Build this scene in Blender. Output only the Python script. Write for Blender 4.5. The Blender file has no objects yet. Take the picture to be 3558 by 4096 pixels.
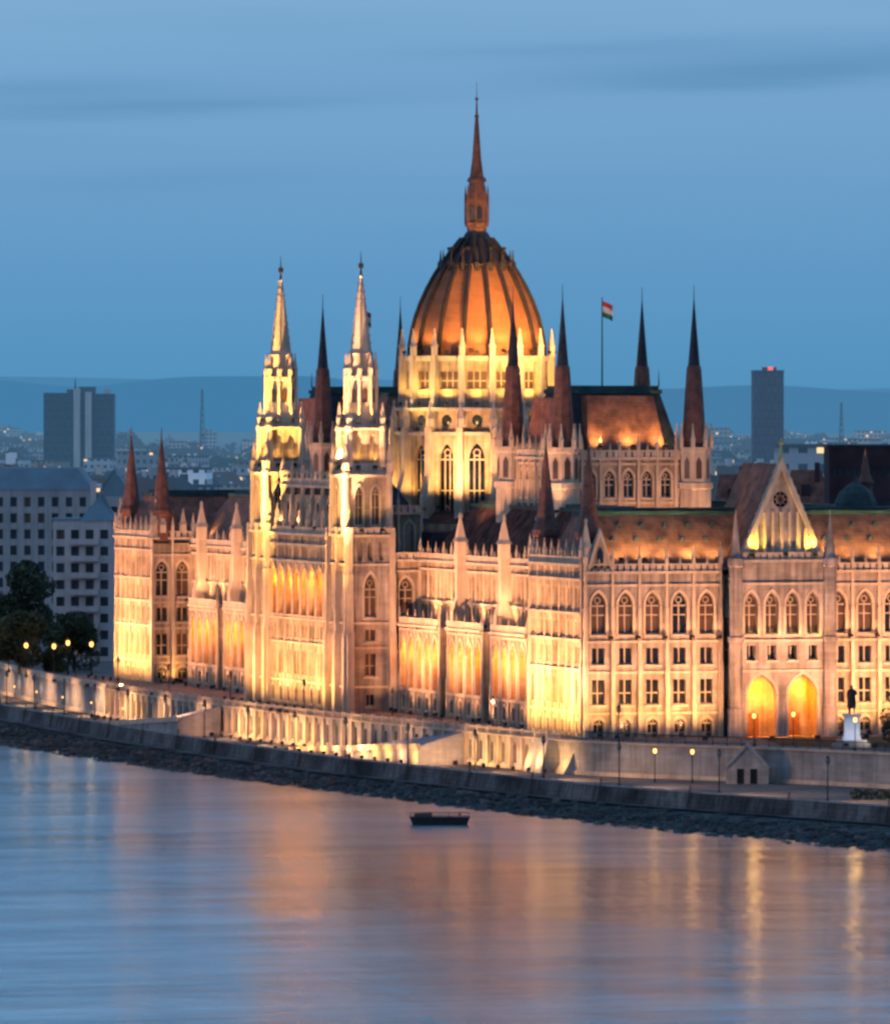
import bpy, math, random
from mathutils import Vector, Matrix
from math import sin, cos, pi, sqrt, atan2
R = math.radians
rnd = random.Random(7)
scn = bpy.context.scene
COL = scn.collection
# ------------------------------------------------------------------ camera model (plan axes: +X east along the south front, +Y north along the river)
AL = R(17); CS, SN = cos(AL), sin(AL)
FP = 9490.; D0 = 1172.; L0 = 19.39; EYE = 48.5; YH = 455.
def at(x, dep):
    a = (x-511)*dep/FP-L0; b = dep-D0
    return (a*CS+b*SN, -a*SN+b*CS)
def zy(y, dep): return EYE-(y-YH)*dep/FP
CAM = (-L0*CS-D0*SN, L0*SN-D0*CS)

# ------------------------------------------------------------------ materials
MATS = {}
def nodes(name):
    m = bpy.data.materials.new(name); m.use_nodes = True
    nt = m.node_tree; nt.nodes.clear()
    return m, nt
def N(nt, t, **k):
    n = nt.nodes.new(t)
    for a, v in k.items():
        if hasattr(n, a): setattr(n, a, v)
    return n
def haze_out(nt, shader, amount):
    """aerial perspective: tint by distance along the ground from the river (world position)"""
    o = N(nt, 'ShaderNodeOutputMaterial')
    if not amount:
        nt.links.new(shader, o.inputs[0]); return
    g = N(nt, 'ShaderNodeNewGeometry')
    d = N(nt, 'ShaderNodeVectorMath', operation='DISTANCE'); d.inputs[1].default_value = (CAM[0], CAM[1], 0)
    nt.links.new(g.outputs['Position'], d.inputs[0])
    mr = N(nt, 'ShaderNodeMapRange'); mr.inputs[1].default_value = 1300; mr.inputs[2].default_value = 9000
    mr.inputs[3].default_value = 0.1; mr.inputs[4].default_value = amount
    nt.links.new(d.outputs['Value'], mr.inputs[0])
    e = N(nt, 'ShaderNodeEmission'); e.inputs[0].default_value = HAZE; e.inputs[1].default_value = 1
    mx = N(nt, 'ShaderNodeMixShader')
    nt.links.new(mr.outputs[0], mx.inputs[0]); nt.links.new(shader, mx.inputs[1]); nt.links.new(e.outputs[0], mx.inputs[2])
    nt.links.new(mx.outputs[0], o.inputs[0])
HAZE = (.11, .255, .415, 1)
def mat(name, col, rough=.8, var=.25, scale=.35, col2=None, streak=0, brick=None, metal=0, spec=.3, bump=0, haze=0, emit=None, estr=0):
    """noise-varied surface; streak: vertical weathering; brick: (w,h,mortar darkening) courses in object space"""
    m, nt = nodes(name); lk = nt.links.new
    tc = N(nt, 'ShaderNodeTexCoord')
    nz = N(nt, 'ShaderNodeTexNoise'); nz.inputs['Scale'].default_value = scale; nz.inputs['Detail'].default_value = 6
    lk(tc.outputs['Object'], nz.inputs['Vector'])
    c2 = col2 or tuple(max(0, c*(1-var*1.6)) for c in col)
    c1 = tuple(min(1, c*(1+var*.6)) for c in col)
    rp = N(nt, 'ShaderNodeValToRGB'); rp.color_ramp.elements[0].position = .32; rp.color_ramp.elements[1].position = .68
    rp.color_ramp.elements[0].color = (*c2, 1); rp.color_ramp.elements[1].color = (*c1, 1)
    lk(nz.outputs['Fac'], rp.inputs[0]); out = rp.outputs[0]
    if streak:
        mp = N(nt, 'ShaderNodeMapping'); mp.inputs['Scale'].default_value = (1.3, 1.3, .09)
        n2 = N(nt, 'ShaderNodeTexNoise'); n2.inputs['Scale'].default_value = 1.0; n2.inputs['Detail'].default_value = 4
        lk(tc.outputs['Object'], mp.inputs[0]); lk(mp.outputs[0], n2.inputs['Vector'])
        r2 = N(nt, 'ShaderNodeMapRange'); r2.inputs[1].default_value = .35; r2.inputs[2].default_value = .6
        r2.inputs[3].default_value = 1-streak; r2.inputs[4].default_value = 1
        lk(n2.outputs['Fac'], r2.inputs[0])
        mm = N(nt, 'ShaderNodeMix', data_type='RGBA', blend_type='MULTIPLY'); mm.inputs[0].default_value = 1
        lk(out, mm.inputs[6]); lk(r2.outputs[0], mm.inputs[7]); out = mm.outputs[2]
    b = N(nt, 'ShaderNodeBsdfPrincipled')
    if brick:
        w, h, dk = brick
        sp = N(nt, 'ShaderNodeSeparateXYZ'); lk(tc.outputs['Object'], sp.inputs[0])
        ad = N(nt, 'ShaderNodeMath', operation='ADD'); lk(sp.outputs[0], ad.inputs[0]); lk(sp.outputs[1], ad.inputs[1])
        cb = N(nt, 'ShaderNodeCombineXYZ'); lk(ad.outputs[0], cb.inputs[0]); lk(sp.outputs[2], cb.inputs[1])
        bt = N(nt, 'ShaderNodeTexBrick'); bt.inputs['Scale'].default_value = 1; bt.inputs['Brick Width'].default_value = w
        bt.inputs['Row Height'].default_value = h; bt.inputs['Mortar Size'].default_value = h*.06
        bt.inputs['Color1'].default_value = (1, 1, 1, 1); bt.inputs['Color2'].default_value = (.82, .82, .82, 1); bt.inputs['Mortar'].default_value = (dk, dk, dk, 1)
        lk(cb.outputs[0], bt.inputs['Vector'])
        mb = N(nt, 'ShaderNodeMix', data_type='RGBA', blend_type='MULTIPLY'); mb.inputs[0].default_value = 1
        lk(out, mb.inputs[6]); lk(bt.outputs['Color'], mb.inputs[7]); out = mb.outputs[2]
    lk(out, b.inputs['Base Color'])
    b.inputs['Roughness'].default_value = rough; b.inputs['Metallic'].default_value = metal
    b.inputs['Specular IOR Level'].default_value = spec
    if bump:
        bp = N(nt, 'ShaderNodeBump'); bp.inputs['Strength'].default_value = bump; bp.inputs['Distance'].default_value = .15
        n3 = N(nt, 'ShaderNodeTexNoise'); n3.inputs['Scale'].default_value = 2.5; lk(tc.outputs['Object'], n3.inputs['Vector'])
        lk(n3.outputs['Fac'], bp.inputs['Height']); lk(bp.outputs[0], b.inputs['Normal'])
    if emit:
        b.inputs['Emission Color'].default_value = (*emit, 1); b.inputs['Emission Strength'].default_value = estr
    haze_out(nt, b.outputs[0], haze)
    MATS[name] = m; return m
def emis(name, col, s):
    m, nt = nodes(name); e = N(nt, 'ShaderNodeEmission'); e.inputs[0].default_value = (*col, 1); e.inputs[1].default_value = s
    haze_out(nt, e.outputs[0], 0); MATS[name] = m; return m
stone = mat('limestone', (.53, .38, .27), .85, .32, .22, streak=.5, brick=(1.4, .6, .8), bump=.3)
stone_pale = mat('pale_limestone', (.60, .46, .35), .85, .15, .3, streak=.25, bump=.2)
stone_grey = mat('weathered_limestone', (.46, .37, .32), .85, .3, .25, streak=.45, brick=(1.4, .6, .82), bump=.3)
roof_red = mat('red_roof_tiles', (.25, .098, .062), .6, .35, .6, brick=(.8, .5, .6), bump=.3)
roof_cop = mat('dome_copper_brown', (.26, .10, .042), .55, .15, .25, brick=(1.2, .7, .8))
verd = mat('green_copper', (.028, .06, .06), .6, .3, .5)
slate = mat('dark_slate', (.028, .034, .05), .6, .4, .6, brick=(.8, .5, .7))
mat('dark_lead', (.10, .052, .045), .95, .4, .6, brick=(.8, .5, .7), spec=.1)
rib_m = mat('dark_rib_metal', (.03, .02, .018), .5, .3, 1)
spire_red = mat('red_spire_tiles', (.16, .07, .055), .55, .3, .8, brick=(.5, .4, .7))
glass = mat('dark_window_glass', (.012, .014, .02), .12, .3, .4, spec=.5)
mat('hazy_glass', (.05, .058, .085), .4, .4, .2)  # paler bluish glass: distance haze put into the pane colour
glass_warm = mat('curtained_window_glass', (.10, .055, .035), .3, .4, .3, spec=.5)
iron = mat('black_iron', (.02, .02, .024), .5, .2, 2)
quay_st = mat('quay_stone', (.15, .135, .135), .9, .5, .12, streak=.5, brick=(2.2, .62, .6), bump=.4)
revet = mat('revetment_stone', (.055, .075, .08), .9, .45, .35, brick=(3, 1.0, .8), bump=.6)
terr_st = mat('terrace_stone', (.40, .36, .35), .85, .2, .25, streak=.25, brick=(1.6, .6, .82), bump=.3)
asphalt = mat('asphalt', (.12, .11, .105), .8, .3, .15)
grass_m = mat('dark_lawn', (.03, .045, .02), .9, .4, .5)
paving = mat('plaza_paving', (.17, .15, .14), .85, .25, .2)
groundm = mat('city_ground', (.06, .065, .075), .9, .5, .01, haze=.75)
leaf = mat('dark_leaves', (.03, .055, .03), .7, .5, .4)
leaf2 = mat('olive_leaves', (.08, .085, .03), .7, .5, .4)
bark = mat('bark', (.05, .04, .03), .9, .3, 1)
gold = mat('gilt_finial', (.5, .4, .15), .35, .2, 1, metal=.6)
lamp_e = emis('lamp_glow', (1, .50, .12), 4)
lamp_w = emis('warm_white_lamp', (1, .8, .5), 22)
mat('ramp_paving', (.27, .25, .29), .9, .25, .3)
mat('oak', (.22, .11, .05), .7, .2, 2)
mat('blue_door', (.03, .05, .11), .5, .2, 1)
mat('unlit_globe', (.16, .15, .14), .3, .1, 2)
red_e = emis('red_beacon', (1, .2, .2), 1.1)

# ------------------------------------------------------------------ mesh builder
class MB:
    def __init__(s): s.v = []; s.f = []; s.m = []
    def poly(s, pts, mi=0):
        i = len(s.v); s.v += [tuple(p) for p in pts]; s.f.append(list(range(i, i+len(pts)))); s.m.append(mi)
    def box(s, x0, x1, y0, y1, z0, z1, mi=0, fr=None):
        c = [(x, y, z) for z in (z0, z1) for y in (y0, y1) for x in (x0, x1)]
        if fr: c = [fr(*p) for p in c]
        i = len(s.v); s.v += c
        for q in ((0, 1, 3, 2), (4, 6, 7, 5), (0, 4, 5, 1), (2, 3, 7, 6), (0, 2, 6, 4), (1, 5, 7, 3)):
            s.f.append([i+k for k in q]); s.m.append(mi)
    def frust(s, x0, x1, y0, y1, z0, z1, ix, iy, mi=0, top=None, fr=None):
        c = [(x0, y0, z0), (x1, y0, z0), (x1, y1, z0), (x0, y1, z0), (x0+ix, y0+iy, z1), (x1-ix, y0+iy, z1), (x1-ix, y1-iy, z1), (x0+ix, y1-iy, z1)]
        if fr: c = [fr(*p) for p in c]
        i = len(s.v); s.v += c
        for q in ((0, 1, 5, 4), (1, 2, 6, 5), (2, 3, 7, 6), (3, 0, 4, 7)): s.f.append([i+k for k in q]); s.m.append(mi)
        s.f.append([i+4, i+5, i+6, i+7]); s.m.append(mi if top is None else top)
    def lathe(s, prof, n, cx=0, cy=0, mi=0, rot=0., fn=None):
        """prof: [(z, r)] bottom to top"""
        i = len(s.v)
        for z, r in prof:
            for k in range(n):
                a = rot+2*pi*k/n; s.v.append((cx+r*cos(a), cy+r*sin(a), z))
        for j in range(len(prof)-1):
            for k in range(n):
                s.f.append([i+j*n+k, i+j*n+(k+1) % n, i+(j+1)*n+(k+1) % n, i+(j+1)*n+k]); s.m.append(mi if fn is None else fn(j, k))
        s.f.append([i+(len(prof)-1)*n+k for k in range(n)]); s.m.append(mi)
    def tube(s, p, q, r0, r1, n=6, mi=0):
        p = Vector(p); q = Vector(q); d = (q-p).normalized()
        a = d.orthogonal().normalized(); b = d.cross(a); i = len(s.v)
        for c, r in ((p, r0), (q, r1)):
            for k in range(n):
                t = 2*pi*k/n; s.v.append(tuple(c+a*(r*cos(t))+b*(r*sin(t))))
        for k in range(n): s.f.append([i+k, i+(k+1) % n, i+n+(k+1) % n, i+n+k]); s.m.append(mi)
        s.f.append([i+k for k in range(n)]); s.m.append(mi); s.f.append([i+n+k for k in range(n)]); s.m.append(mi)
    def mesh(s, name, ms):
        me = bpy.data.meshes.new(name); me.from_pydata(s.v, [], s.f)
        for m in (ms if isinstance(ms, (list, tuple)) else [ms]): me.materials.append(m)
        me.polygons.foreach_set('material_index', s.m); me.update(); return me
    def build(s, name, ms, par=None, loc=(0, 0, 0), rz=0., scale=1):
        return put(name, s.mesh(name, ms), par, loc, rz, scale)
def put(name, me, par=None, loc=(0, 0, 0), rz=0., scale=1):
    o = bpy.data.objects.new(name, me); COL.objects.link(o)
    o.location = loc; o.rotation_euler = (0, 0, rz); o.scale = scale if isinstance(scale, (tuple, list)) else (scale,)*3
    if par is not None: o.parent = par
    return o
def tag(o, label, cat, group=None):
    o['label'] = label; o['category'] = cat
    if group: o['group'] = group
    return o
def empty(name, loc, label, cat, group=None, rz=0.):
    o = put(name, None, None, loc, rz); return tag(o, label, cat, group)
def struct(o): o['kind'] = 'structure'; return o

# ------------------------------------------------------------------ the parliament
P = empty('parliament_building', (0, 0, 0), 'huge floodlit gothic palace with a ribbed copper dome and two pale towers', 'parliament building')
def frm(ox, oy, rz):
    U = (cos(rz), sin(rz)); NN = (sin(rz), -cos(rz))
    return lambda u, d, z: (ox+U[0]*u+NN[0]*d, oy+U[1]*u+NN[1]*d, z)
def arch(h, rise, n=4):
    pts = []
    for k in range(n+1):
        t = R(180-60*k/n); pts.append((h+2*h*cos(t), 2*h*sin(t)*rise/(1.732*h)))
    return pts+[(-u, z) for u, z in pts[-2::-1]]
def outline(w, s, t, rise):
    if rise <= 0: return [(-w/2, t), (w/2, t)]
    return [(u, t-rise+z) for u, z in arch(w/2, rise)]
def level(mb, fr, u0, u1, z0, z1, ops, dep, mi=0):
    if not ops: mb.poly([fr(u0, 0, z0), fr(u1, 0, z0), fr(u1, 0, z1), fr(u0, 0, z1)], mi); return
    for i, (uc, w, s, t, rise) in enumerate(ops):
        a = u0 if i == 0 else (ops[i-1][0]+uc)/2; b = u1 if i == len(ops)-1 else (uc+ops[i+1][0])/2
        l, r = uc-w/2, uc+w/2
        q = lambda a_, b_, c_, d_: mb.poly([fr(a_, 0, c_), fr(b_, 0, c_), fr(b_, 0, d_), fr(a_, 0, d_)], mi)
        q(a, l, z0, z1); q(r, b, z0, z1)
        if s > z0: q(l, r, z0, s)
        top = [(uc+u, z) for u, z in outline(w, s, t, rise)]
        for (ua, za), (ub, zb) in zip(top, top[1:]):
            mb.poly([fr(ua, 0, za), fr(ub, 0, zb), fr(ub, 0, z1), fr(ua, 0, z1)], mi)
        loop = [(l, s)]+top+[(r, s)]
        if rise <= 0: loop = [(l, s), (l, t), (r, t), (r, s)]
        for (ua, za), (ub, zb) in zip(loop, loop[1:]+loop[:1]):
            mb.poly([fr(ua, 0, za), fr(ub, 0, zb), fr(ub, -dep, zb), fr(ua, -dep, za)], mi)
WINS = []; PINS = []
def wmesh(w, h, rise, warm, n):
    key = ('w', round(w, 2), round(h, 2), round(rise, 2), warm, n)
    if key in MATS: return MATS[key]
    a = MB(); top = outline(w, 0, h, rise)
    a.poly([(-w/2, 0, 0)]+[(u, 0, z) for u, z in top]+[(w/2, 0, 0)])
    b = MB(); e = .1
    for k in range(1, n): u = -w/2+w*k/n; b.box(u-.07, u+.07, -.14, -.01, 0, h-(rise*.75 if rise else 0))
    b.box(-w/2+.003, w/2-.003, -.16, -.01, -.02, .16)
    if h > 2.5: b.box(-w/2+.003, w/2-.003, -.13, -.01, h*.45, h*.45+.14)
    if rise > 0:
        z = h-rise; b.box(-w/2+.003, w/2-.003, -.15, -.01, z-.1, z+.08)
        c = (0, z+rise*.42); r = w*.24; k = 8
        for j in range(k):
            t, t2 = 2*pi*j/k, 2*pi*(j+1)/k
            b.poly([(c[0]+r*cos(t), -.12, c[1]+r*sin(t)), (c[0]+r*cos(t2), -.12, c[1]+r*sin(t2)), (c[0]+(r-e*1.4)*cos(t2), -.12, c[1]+(r-e*1.4)*sin(t2)), (c[0]+(r-e*1.4)*cos(t), -.12, c[1]+(r-e*1.4)*sin(t))])
    MATS[key] = (a.mesh('window', glass_warm if warm else glass), b.mesh('tracery', stone_pale)); return MATS[key]
def win(name, par, pos, rz, w, h, rise, warm=0, n=2, prio=0):
    WINS.append((name, par, pos, rz, w, h, rise, warm, n, prio))
def pin(x, y, z, h, w=None, m=0, par=None): PINS.append((h*(w or h*.17), x, y, z, h, w or h*.17, m, par))
def facade(par, name, ox, oy, rz, width, nb, rows, ztop, dep=.6, pil=.55, proj=.45, pinh=2.6, z0=0, ms=None, cren=True, sub=2, low=.35, skip=(), wname='window', frames=True):
    """rows: (za, zb, [(fraction of bay, w, sill, top, rise, kind)]) kind: None open, 0 dark, 1 warm, glazing bars n"""
    fr = frm(ox, oy, rz); mb = MB(); bw = width/nb
    for b in range(nb):
        u0 = b*bw
        for za, zb, ops in rows:
            oo = [(u0+f*bw, w, s, t, r) for f, w, s, t, r, k in ops]
            level(mb, fr, u0, u0+bw, za, zb, oo, dep)
            for f, w, s, t, r, k in ops:
                if k is not None:
                    p = fr(u0+f*bw, -dep+.02, s)
                    win(wname if r else ('square_window' if t-s < 3.4 else 'tall_window'), par, p, rz, w, t-s, r, k if k < 2 else rnd.random() < .35, 2 if w > 1 else 1)
                if r and frames and w > .9:      # hood mould round each pointed head, sill below
                    o1 = [(u0+f*bw+u, z) for u, z in outline(w+.1, s, t+.05, r)]; o2 = [(u0+f*bw+u, z) for u, z in outline(w+.7, s, t+.5, r+.35)]
                    for i in range(len(o1)-1):
                        mb.poly([fr(o1[i][0], .14, o1[i][1]), fr(o1[i+1][0], .14, o1[i+1][1]), fr(o2[i+1][0], .14, o2[i+1][1]), fr(o2[i][0], .14, o2[i][1])], 1)
                        mb.poly([fr(o2[i][0], .14, o2[i][1]), fr(o2[i+1][0], .14, o2[i+1][1]), fr(o2[i+1][0], 0, o2[i+1][1]), fr(o2[i][0], 0, o2[i][1])], 1)
                    for sg in (-1, 1):
                        e = u0+f*bw+sg*(w/2+.2); mb.box(e-.15, e+.15, -.03, .14, s, t-r, 1, fr)
                if frames and w > .9: mb.box(u0+f*bw-w/2-.3, u0+f*bw+w/2+.3, -.03, .22, s-.32, s-.02, 1, fr)
    for i, (za, zb, ops) in enumerate(rows[1:]): mb.box(.02, width-.02, -.05, .26+.013*i, za-.16, za+.16, 1, fr)
    mb.box(-.06, width+.06, -.06, .55, ztop-.35, ztop+.03, 1, fr)
    if cren:
        k = max(2, int(width/.95)); d = width/k
        for i in range(k): mb.box(i*d+.13, (i+1)*d-.13, .1, .3, ztop+.03, ztop+.85, 1, fr)
        mb.box(.05, width-.05, .08, .33, ztop+.85, ztop+1.08, 1, fr)
    zs = [z0+(ztop-z0)*.42, z0+(ztop-z0)*.78]
    for b in range(nb+1):
        if b in skip: continue
        u = b*bw
        mb.box(u-pil/2, u+pil/2, -.1, proj+low, z0, zs[0], 1, fr); mb.frust(u-pil/2, u+pil/2, -.1, proj+low, zs[0], zs[0]+.8, 0, .17, 1, None, fr)
        mb.box(u-pil*.42, u+pil*.42, -.08, proj+low*.35, zs[0]+.4, zs[1], 1, fr); mb.box(u-pil*.34, u+pil*.34, -.06, proj, zs[1]-.01, ztop+1.1, 1, fr)
        if pinh: pin(*fr(u, proj*.55, ztop+1.0)[:2], ztop+1.0, pinh*(1 if b in (0, nb) else rnd.uniform(.8, .9)), par=par)
        if sub and b < nb:
            for j in range(1, sub):
                uu = u+bw*j/sub
                if not any(abs(uu-(u+f*bw)) < w/2+.15 for za, zb, ops in rows for f, w, s, t, r, k in ops):
                    mb.box(uu-.12, uu+.12, -.04, .2, z0+1, ztop-.4, 1, fr)
                if pinh: pin(*fr(uu, .25, ztop+.8)[:2], ztop+.8, pinh*.5, par=par)
    return mb.build(name, ms or [stone, stone_pale], par)
LEN = 260.; MID = 130.; AX = 24.7
def mir(f):
    for s in (0, 1): f((lambda y: y) if s == 0 else (lambda y: LEN-y), s)
RV = -pi/2
def river(name, x, ya, yb, nb, rows, ztop, **k):   # facade facing the river between ya<yb; u runs south
    return facade(P, name, x, yb, RV, yb-ya, nb, rows, ztop, **k)
def south(name, y, xa, xb, nb, rows, ztop, **k): return facade(P, name, xa, y, 0, xb-xa, nb, rows, ztop, **k)
def north(name, y, xa, xb, nb, rows, ztop, **k): return facade(P, name, xb, y, pi, xb-xa, nb, rows, ztop, **k)
def east(name, x, ya, yb, nb, rows, ztop, **k): return facade(P, name, x, ya, pi/2, yb-ya, nb, rows, ztop, **k)

# rows of a wall bay
main_rows = [(0, 3.4, [(.5, 1.5, .5, 2.6, .7, 2)]), (3.4, 9.2, [(.5, 1.9, 4.6, 8.2, 0, 2)]), (9.2, 13.6, [(.5, 1.9, 10.3, 12.7, 0, 0)]), (13.6, 21.6, [(.5, 2.1, 14.6, 20.6, 1.9, 2)]), (21.6, 23.6, [])]
pav_rows = [(0, 3.6, [(.5, 1.0, .6, 2.6, .6, 2)]), (3.6, 9.6, [(.3, .8, 4.6, 8.6, .7, 2), (.7, .8, 4.6, 8.6, .7, 2)]), (9.6, 13.8, [(.3, .8, 10.4, 12.8, 0, 0), (.7, .8, 10.4, 12.8, 0, 0)]),
            (13.8, 17.6, [(.3, .8, 14.4, 16.8, .6, 2), (.7, .8, 14.4, 16.8, .6, 2)]), (17.6, 22.4, [(.3, .7, 18.2, 21.6, .7, 1), (.7, .7, 18.2, 21.6, .7, 1)]), (22.4, 24.6, [])]
rec_rows = [(0, 3.6, [(.5, 1.2, .6, 2.6, .5, 2)]), (3.6, 13.6, [(.5, 1.9, 4.4, 11.0, 1.4, 1)]), (13.6, 17.2, [(.3, .8, 14.2, 16.6, 0, 2), (.7, .8, 14.2, 16.6, 0, 2)]),
            (17.2, 22.0, [(.3, .8, 17.8, 21.4, .7, 1), (.7, .8, 17.8, 21.4, .7, 1)]), (22.0, 23.4, [])]
plain = [(0, 11, []), (11, 23.4, [])]
def wings(Y, s):
    a = lambda p, q: (min(Y(p), Y(q)), max(Y(p), Y(q)))
    # corner pavilion
    river('pavilion_river_wall', 0, *a(.2, 24), 7, pav_rows, 24.6, pinh=3.0, pil=.4, proj=.14, low=.1)
    for y in (.6, 23.6): pin(.8, Y(y), 25, 6.2, 1.2)
    (north if s == 0 else south)('pavilion_side_wall', Y(24), 0, 7.2, 2, main_rows, 24.6, pinh=3.2)
    if s == 1:
        for k in (0, 3.6): pin(k+1.8, Y(24)-.3, 25.4, 4.2, 1.0)
    # recessed stretch with its loggias
    river('recess_wall', 7, *a(24, 102), 19, rec_rows, 23.4, pinh=2.3, pil=.36, proj=.12, low=.08)
    for y in (34, 56, 78):
        mb = MB(); mb.box(4.6, 7.2, Y(y)-.8, Y(y)+.8, 0, 16); mb.frust(4.6, 7.2, Y(y)-.8, Y(y)+.8, 16, 18, .7, .2); mb.box(5.3, 7.2, Y(y)-.6, Y(y)+.6, 17.9, 24.4)
        mb.build('buttress', stone_pale, P); pin(6.0, Y(y), 24.3, 6.6, 1.5)
    for ya, yb, nb in ((80.2, 101, 5), (58.2, 75.8, 4), (36.2, 53.8, 4)):
        p, q = a(ya, yb)
        lr = [(0, 3.6, [(.5, 1.4, .8, 2.8, .6, 2)]), (3.6, 12.8, [(.5, 2.7, 3.9, 11.9, 2.2, None)]), (12.8, 13.6, [])]
        facade(P, 'loggia_arcade', 3.4, q, RV, q-p, nb, lr, 13.6, dep=.8, pinh=1.6, sub=1, pil=.5, proj=.15, low=.15)
        mb = MB(); mb.box(3.3, 7.1, p, p+.5, 0, 13.4); mb.box(3.3, 7.1, q-.5, q, 0, 13.4); mb.box(3.6, 7.0, p+.5, q-.5, 13.0, 13.3); mb.box(4.3, 7.0, p+.5, q-.5, 3.5, 3.85)
        mb.build('loggia_vault', stone, P)
    # red turret spires over the pavilion
    for y in (3, 23):
        mb = MB(); mb.lathe([(24, 1.75), (28.2, 1.75), (28.4, 2.05), (29.2, 2.05)], 8, 2, Y(y), 0, pi/8)
        t = mb.build('turret', spire_red, P)
        mb = MB(); mb.lathe([(29.2, 1.85), (31.0, 1.35), (36, .75), (41.4, .12), (43.2, .05)], 8, 2, Y(y), 0, pi/8); mb.build('spire', spire_red, t)
mir(wings)
def returns(Y, s):
    (south if s == 0 else north)('recess_side_wall', Y(102.2), 2.5, 6.9, 1, main_rows, 23.4, pinh=2.4, sub=1)
mir(returns)
# south and mirrored north fronts
def fronts(Y, s):
    f = south if s == 0 else north
    f('south_front_wall' if s == 0 else 'north_front_wall', Y(0), .45, 20.7, 5, main_rows, 23.6, pinh=3.2, ms=[stone_grey, stone_pale], wname='lancet_window')
    f('south_front_wall' if s == 0 else 'north_front_wall', Y(0), 36.6, 56.85, 5, main_rows, 23.6, pinh=3.2, ms=[stone_grey, stone_pale], wname='lancet_window')
    # portal pavilion
    py = Y(-4); bw = 12.4; xa = 28.7-bw/2
    g = [(0, 9.4, [(.25, 4.3, .02, 8.9, 3.0, None), (.75, 4.3, .02, 8.9, 3.0, None)])]
    rows = [(9.4, 13.7, [(f_, 1.3, 10.9, 13.0, 0, 0) for f_ in (.125, .375, .625, .875)]), (13.7, 21.8, [(f_, 1.9, 14.6, 20.6, 1.9, 1) for f_ in (.125, .375, .625, .875)]), (21.8, 25.2, [])]
    f('portal_wall', py, xa, xa+bw, 1, g+rows, 25.2, dep=1.1, pinh=0, ms=[stone_grey, stone_pale], sub=1, wname='portal_lancet', skip=(0, 1))
    fr = frm(xa if s == 0 else xa+bw, py, 0 if s == 0 else pi)
    mb = MB()
    for u in (0, bw):      # sides and porch interior
        mb.box(u-.25, u+.25, -4.2, -.05, 0, 25, 0, fr)
    mb.box(.2, bw-.2, -4.3, -4.0, 0, 25, 0, fr); mb.box(.25, bw-.25, -4.0, -1.2, 9.3, 9.6, 0, fr); mb.box(bw/2-.45, bw/2+.45, -1.3, -1.05, 0, 9.3, 0, fr)
    mb.build('porch_wall', stone_grey, P)
    for u in (bw*.25, bw*.75): d = MB(); d.box(u-.9, u+.9, -3.98, -3.85, 0, 3.2, 0, fr); d.build('porch_door', MATS['oak'], P)
    for k, u in enumerate((-.9, bw+.9)):
        mb = MB(); c = fr(u, .3, 0); mb.lathe([(0, 1.15), (4, 1.15), (4.2, 1.0), (13.5, 1.0), (13.6, 1.2), (14.2, 1.2), (14.3, .95), (24.2, .95), (24.4, 1.2), (25.4, 1.2)], 8, c[0], c[1], 0, pi/8)
        t = mb.build('portal_turret', stone_grey, P)
        mb = MB(); mb.lathe([(25.4, .85), (27.2, .6), (31.6, .1), (32.4, .04)], 8, c[0], c[1], 0, pi/8); mb.build('spire', stone_grey, t)
    # gable with rose and lit niches
    cx = bw/2; ap = 39.4; zb = 25.4; hw = bw/2-.1
    mb = MB(); cz = 33.8; rr = 1.15; n = 16
    ring = [(cx+rr*cos(2*pi*k/n), cz+rr*sin(2*pi*k/n)) for k in range(n)]
    def hit(a):
        dx, dz = cos(a), sin(a); best = 99
        for (x1, z1), (x2, z2) in (((cx-hw, zb), (cx+hw, zb)), ((cx+hw, zb), (cx, ap)), ((cx, ap), (cx-hw, zb))):
            ex, ez = x2-x1, z2-z1; den = dx*ez-dz*ex
            if abs(den) < 1e-9: continue
            t = ((x1-cx)*ez-(z1-cz)*ex)/den; q = ((x1-cx)*dz-(z1-cz)*dx)/den
            if t > 0 and -1e-6 <= q <= 1+1e-6: best = min(best, t)
        return (cx+best*dx, cz+best*dz)
    angs = sorted([2*pi*k/n for k in range(n)]+[atan2(zb-cz, hw) % (2*pi), atan2(zb-cz, -hw) % (2*pi)])
    for a, b in zip(angs, angs[1:]+[angs[0]+2*pi]):
        p, q = hit(a), hit(b); i, j = (cx+rr*cos(a), cz+rr*sin(a)), (cx+rr*cos(b), cz+rr*sin(b))
        mb.poly([fr(p[0], -.6, p[1]), fr(q[0], -.6, q[1]), fr(j[0], -.6, j[1]), fr(i[0], -.6, i[1])])
        mb.poly([fr(j[0], -.6, j[1]), fr(i[0], -.6, i[1]), fr(i[0], -1.1, i[1]), fr(j[0], -1.1, j[1])])
    for sg in (-1, 1):     # raking copings with crockets
        a, b = (cx+sg*(hw+.25), zb), (cx, ap+.5)
        p = [fr(a[0], d_, a[1]) for d_ in (0, -1)]+[fr(b[0], d_, b[1]) for d_ in (-1, 0)]
        mb.poly(p, 1); a2, b2 = (a[0]-sg*.75, zb), (cx, ap-1.2)
        mb.poly([fr(a[0], 0, a[1]), fr(b[0], 0, b[1]), fr(b2[0], 0, b2[1]), fr(a2[0], 0, a2[1])], 1)
        mb.poly([fr(b2[0], 0, b2[1]), fr(a2[0], 0, a2[1]), fr(a2[0], -.6, a2[1]), fr(b2[0], -.6, b2[1])], 1)
        for t in range(1, 12):
            u, z = a[0]+(b[0]-a[0])*t/12, a[1]+(b[1]-a[1])*t/12; mb.frust(u-.16, u+.16, -.65, -.33, z, z+.55, .1, .1, 1, None, fr)
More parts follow.
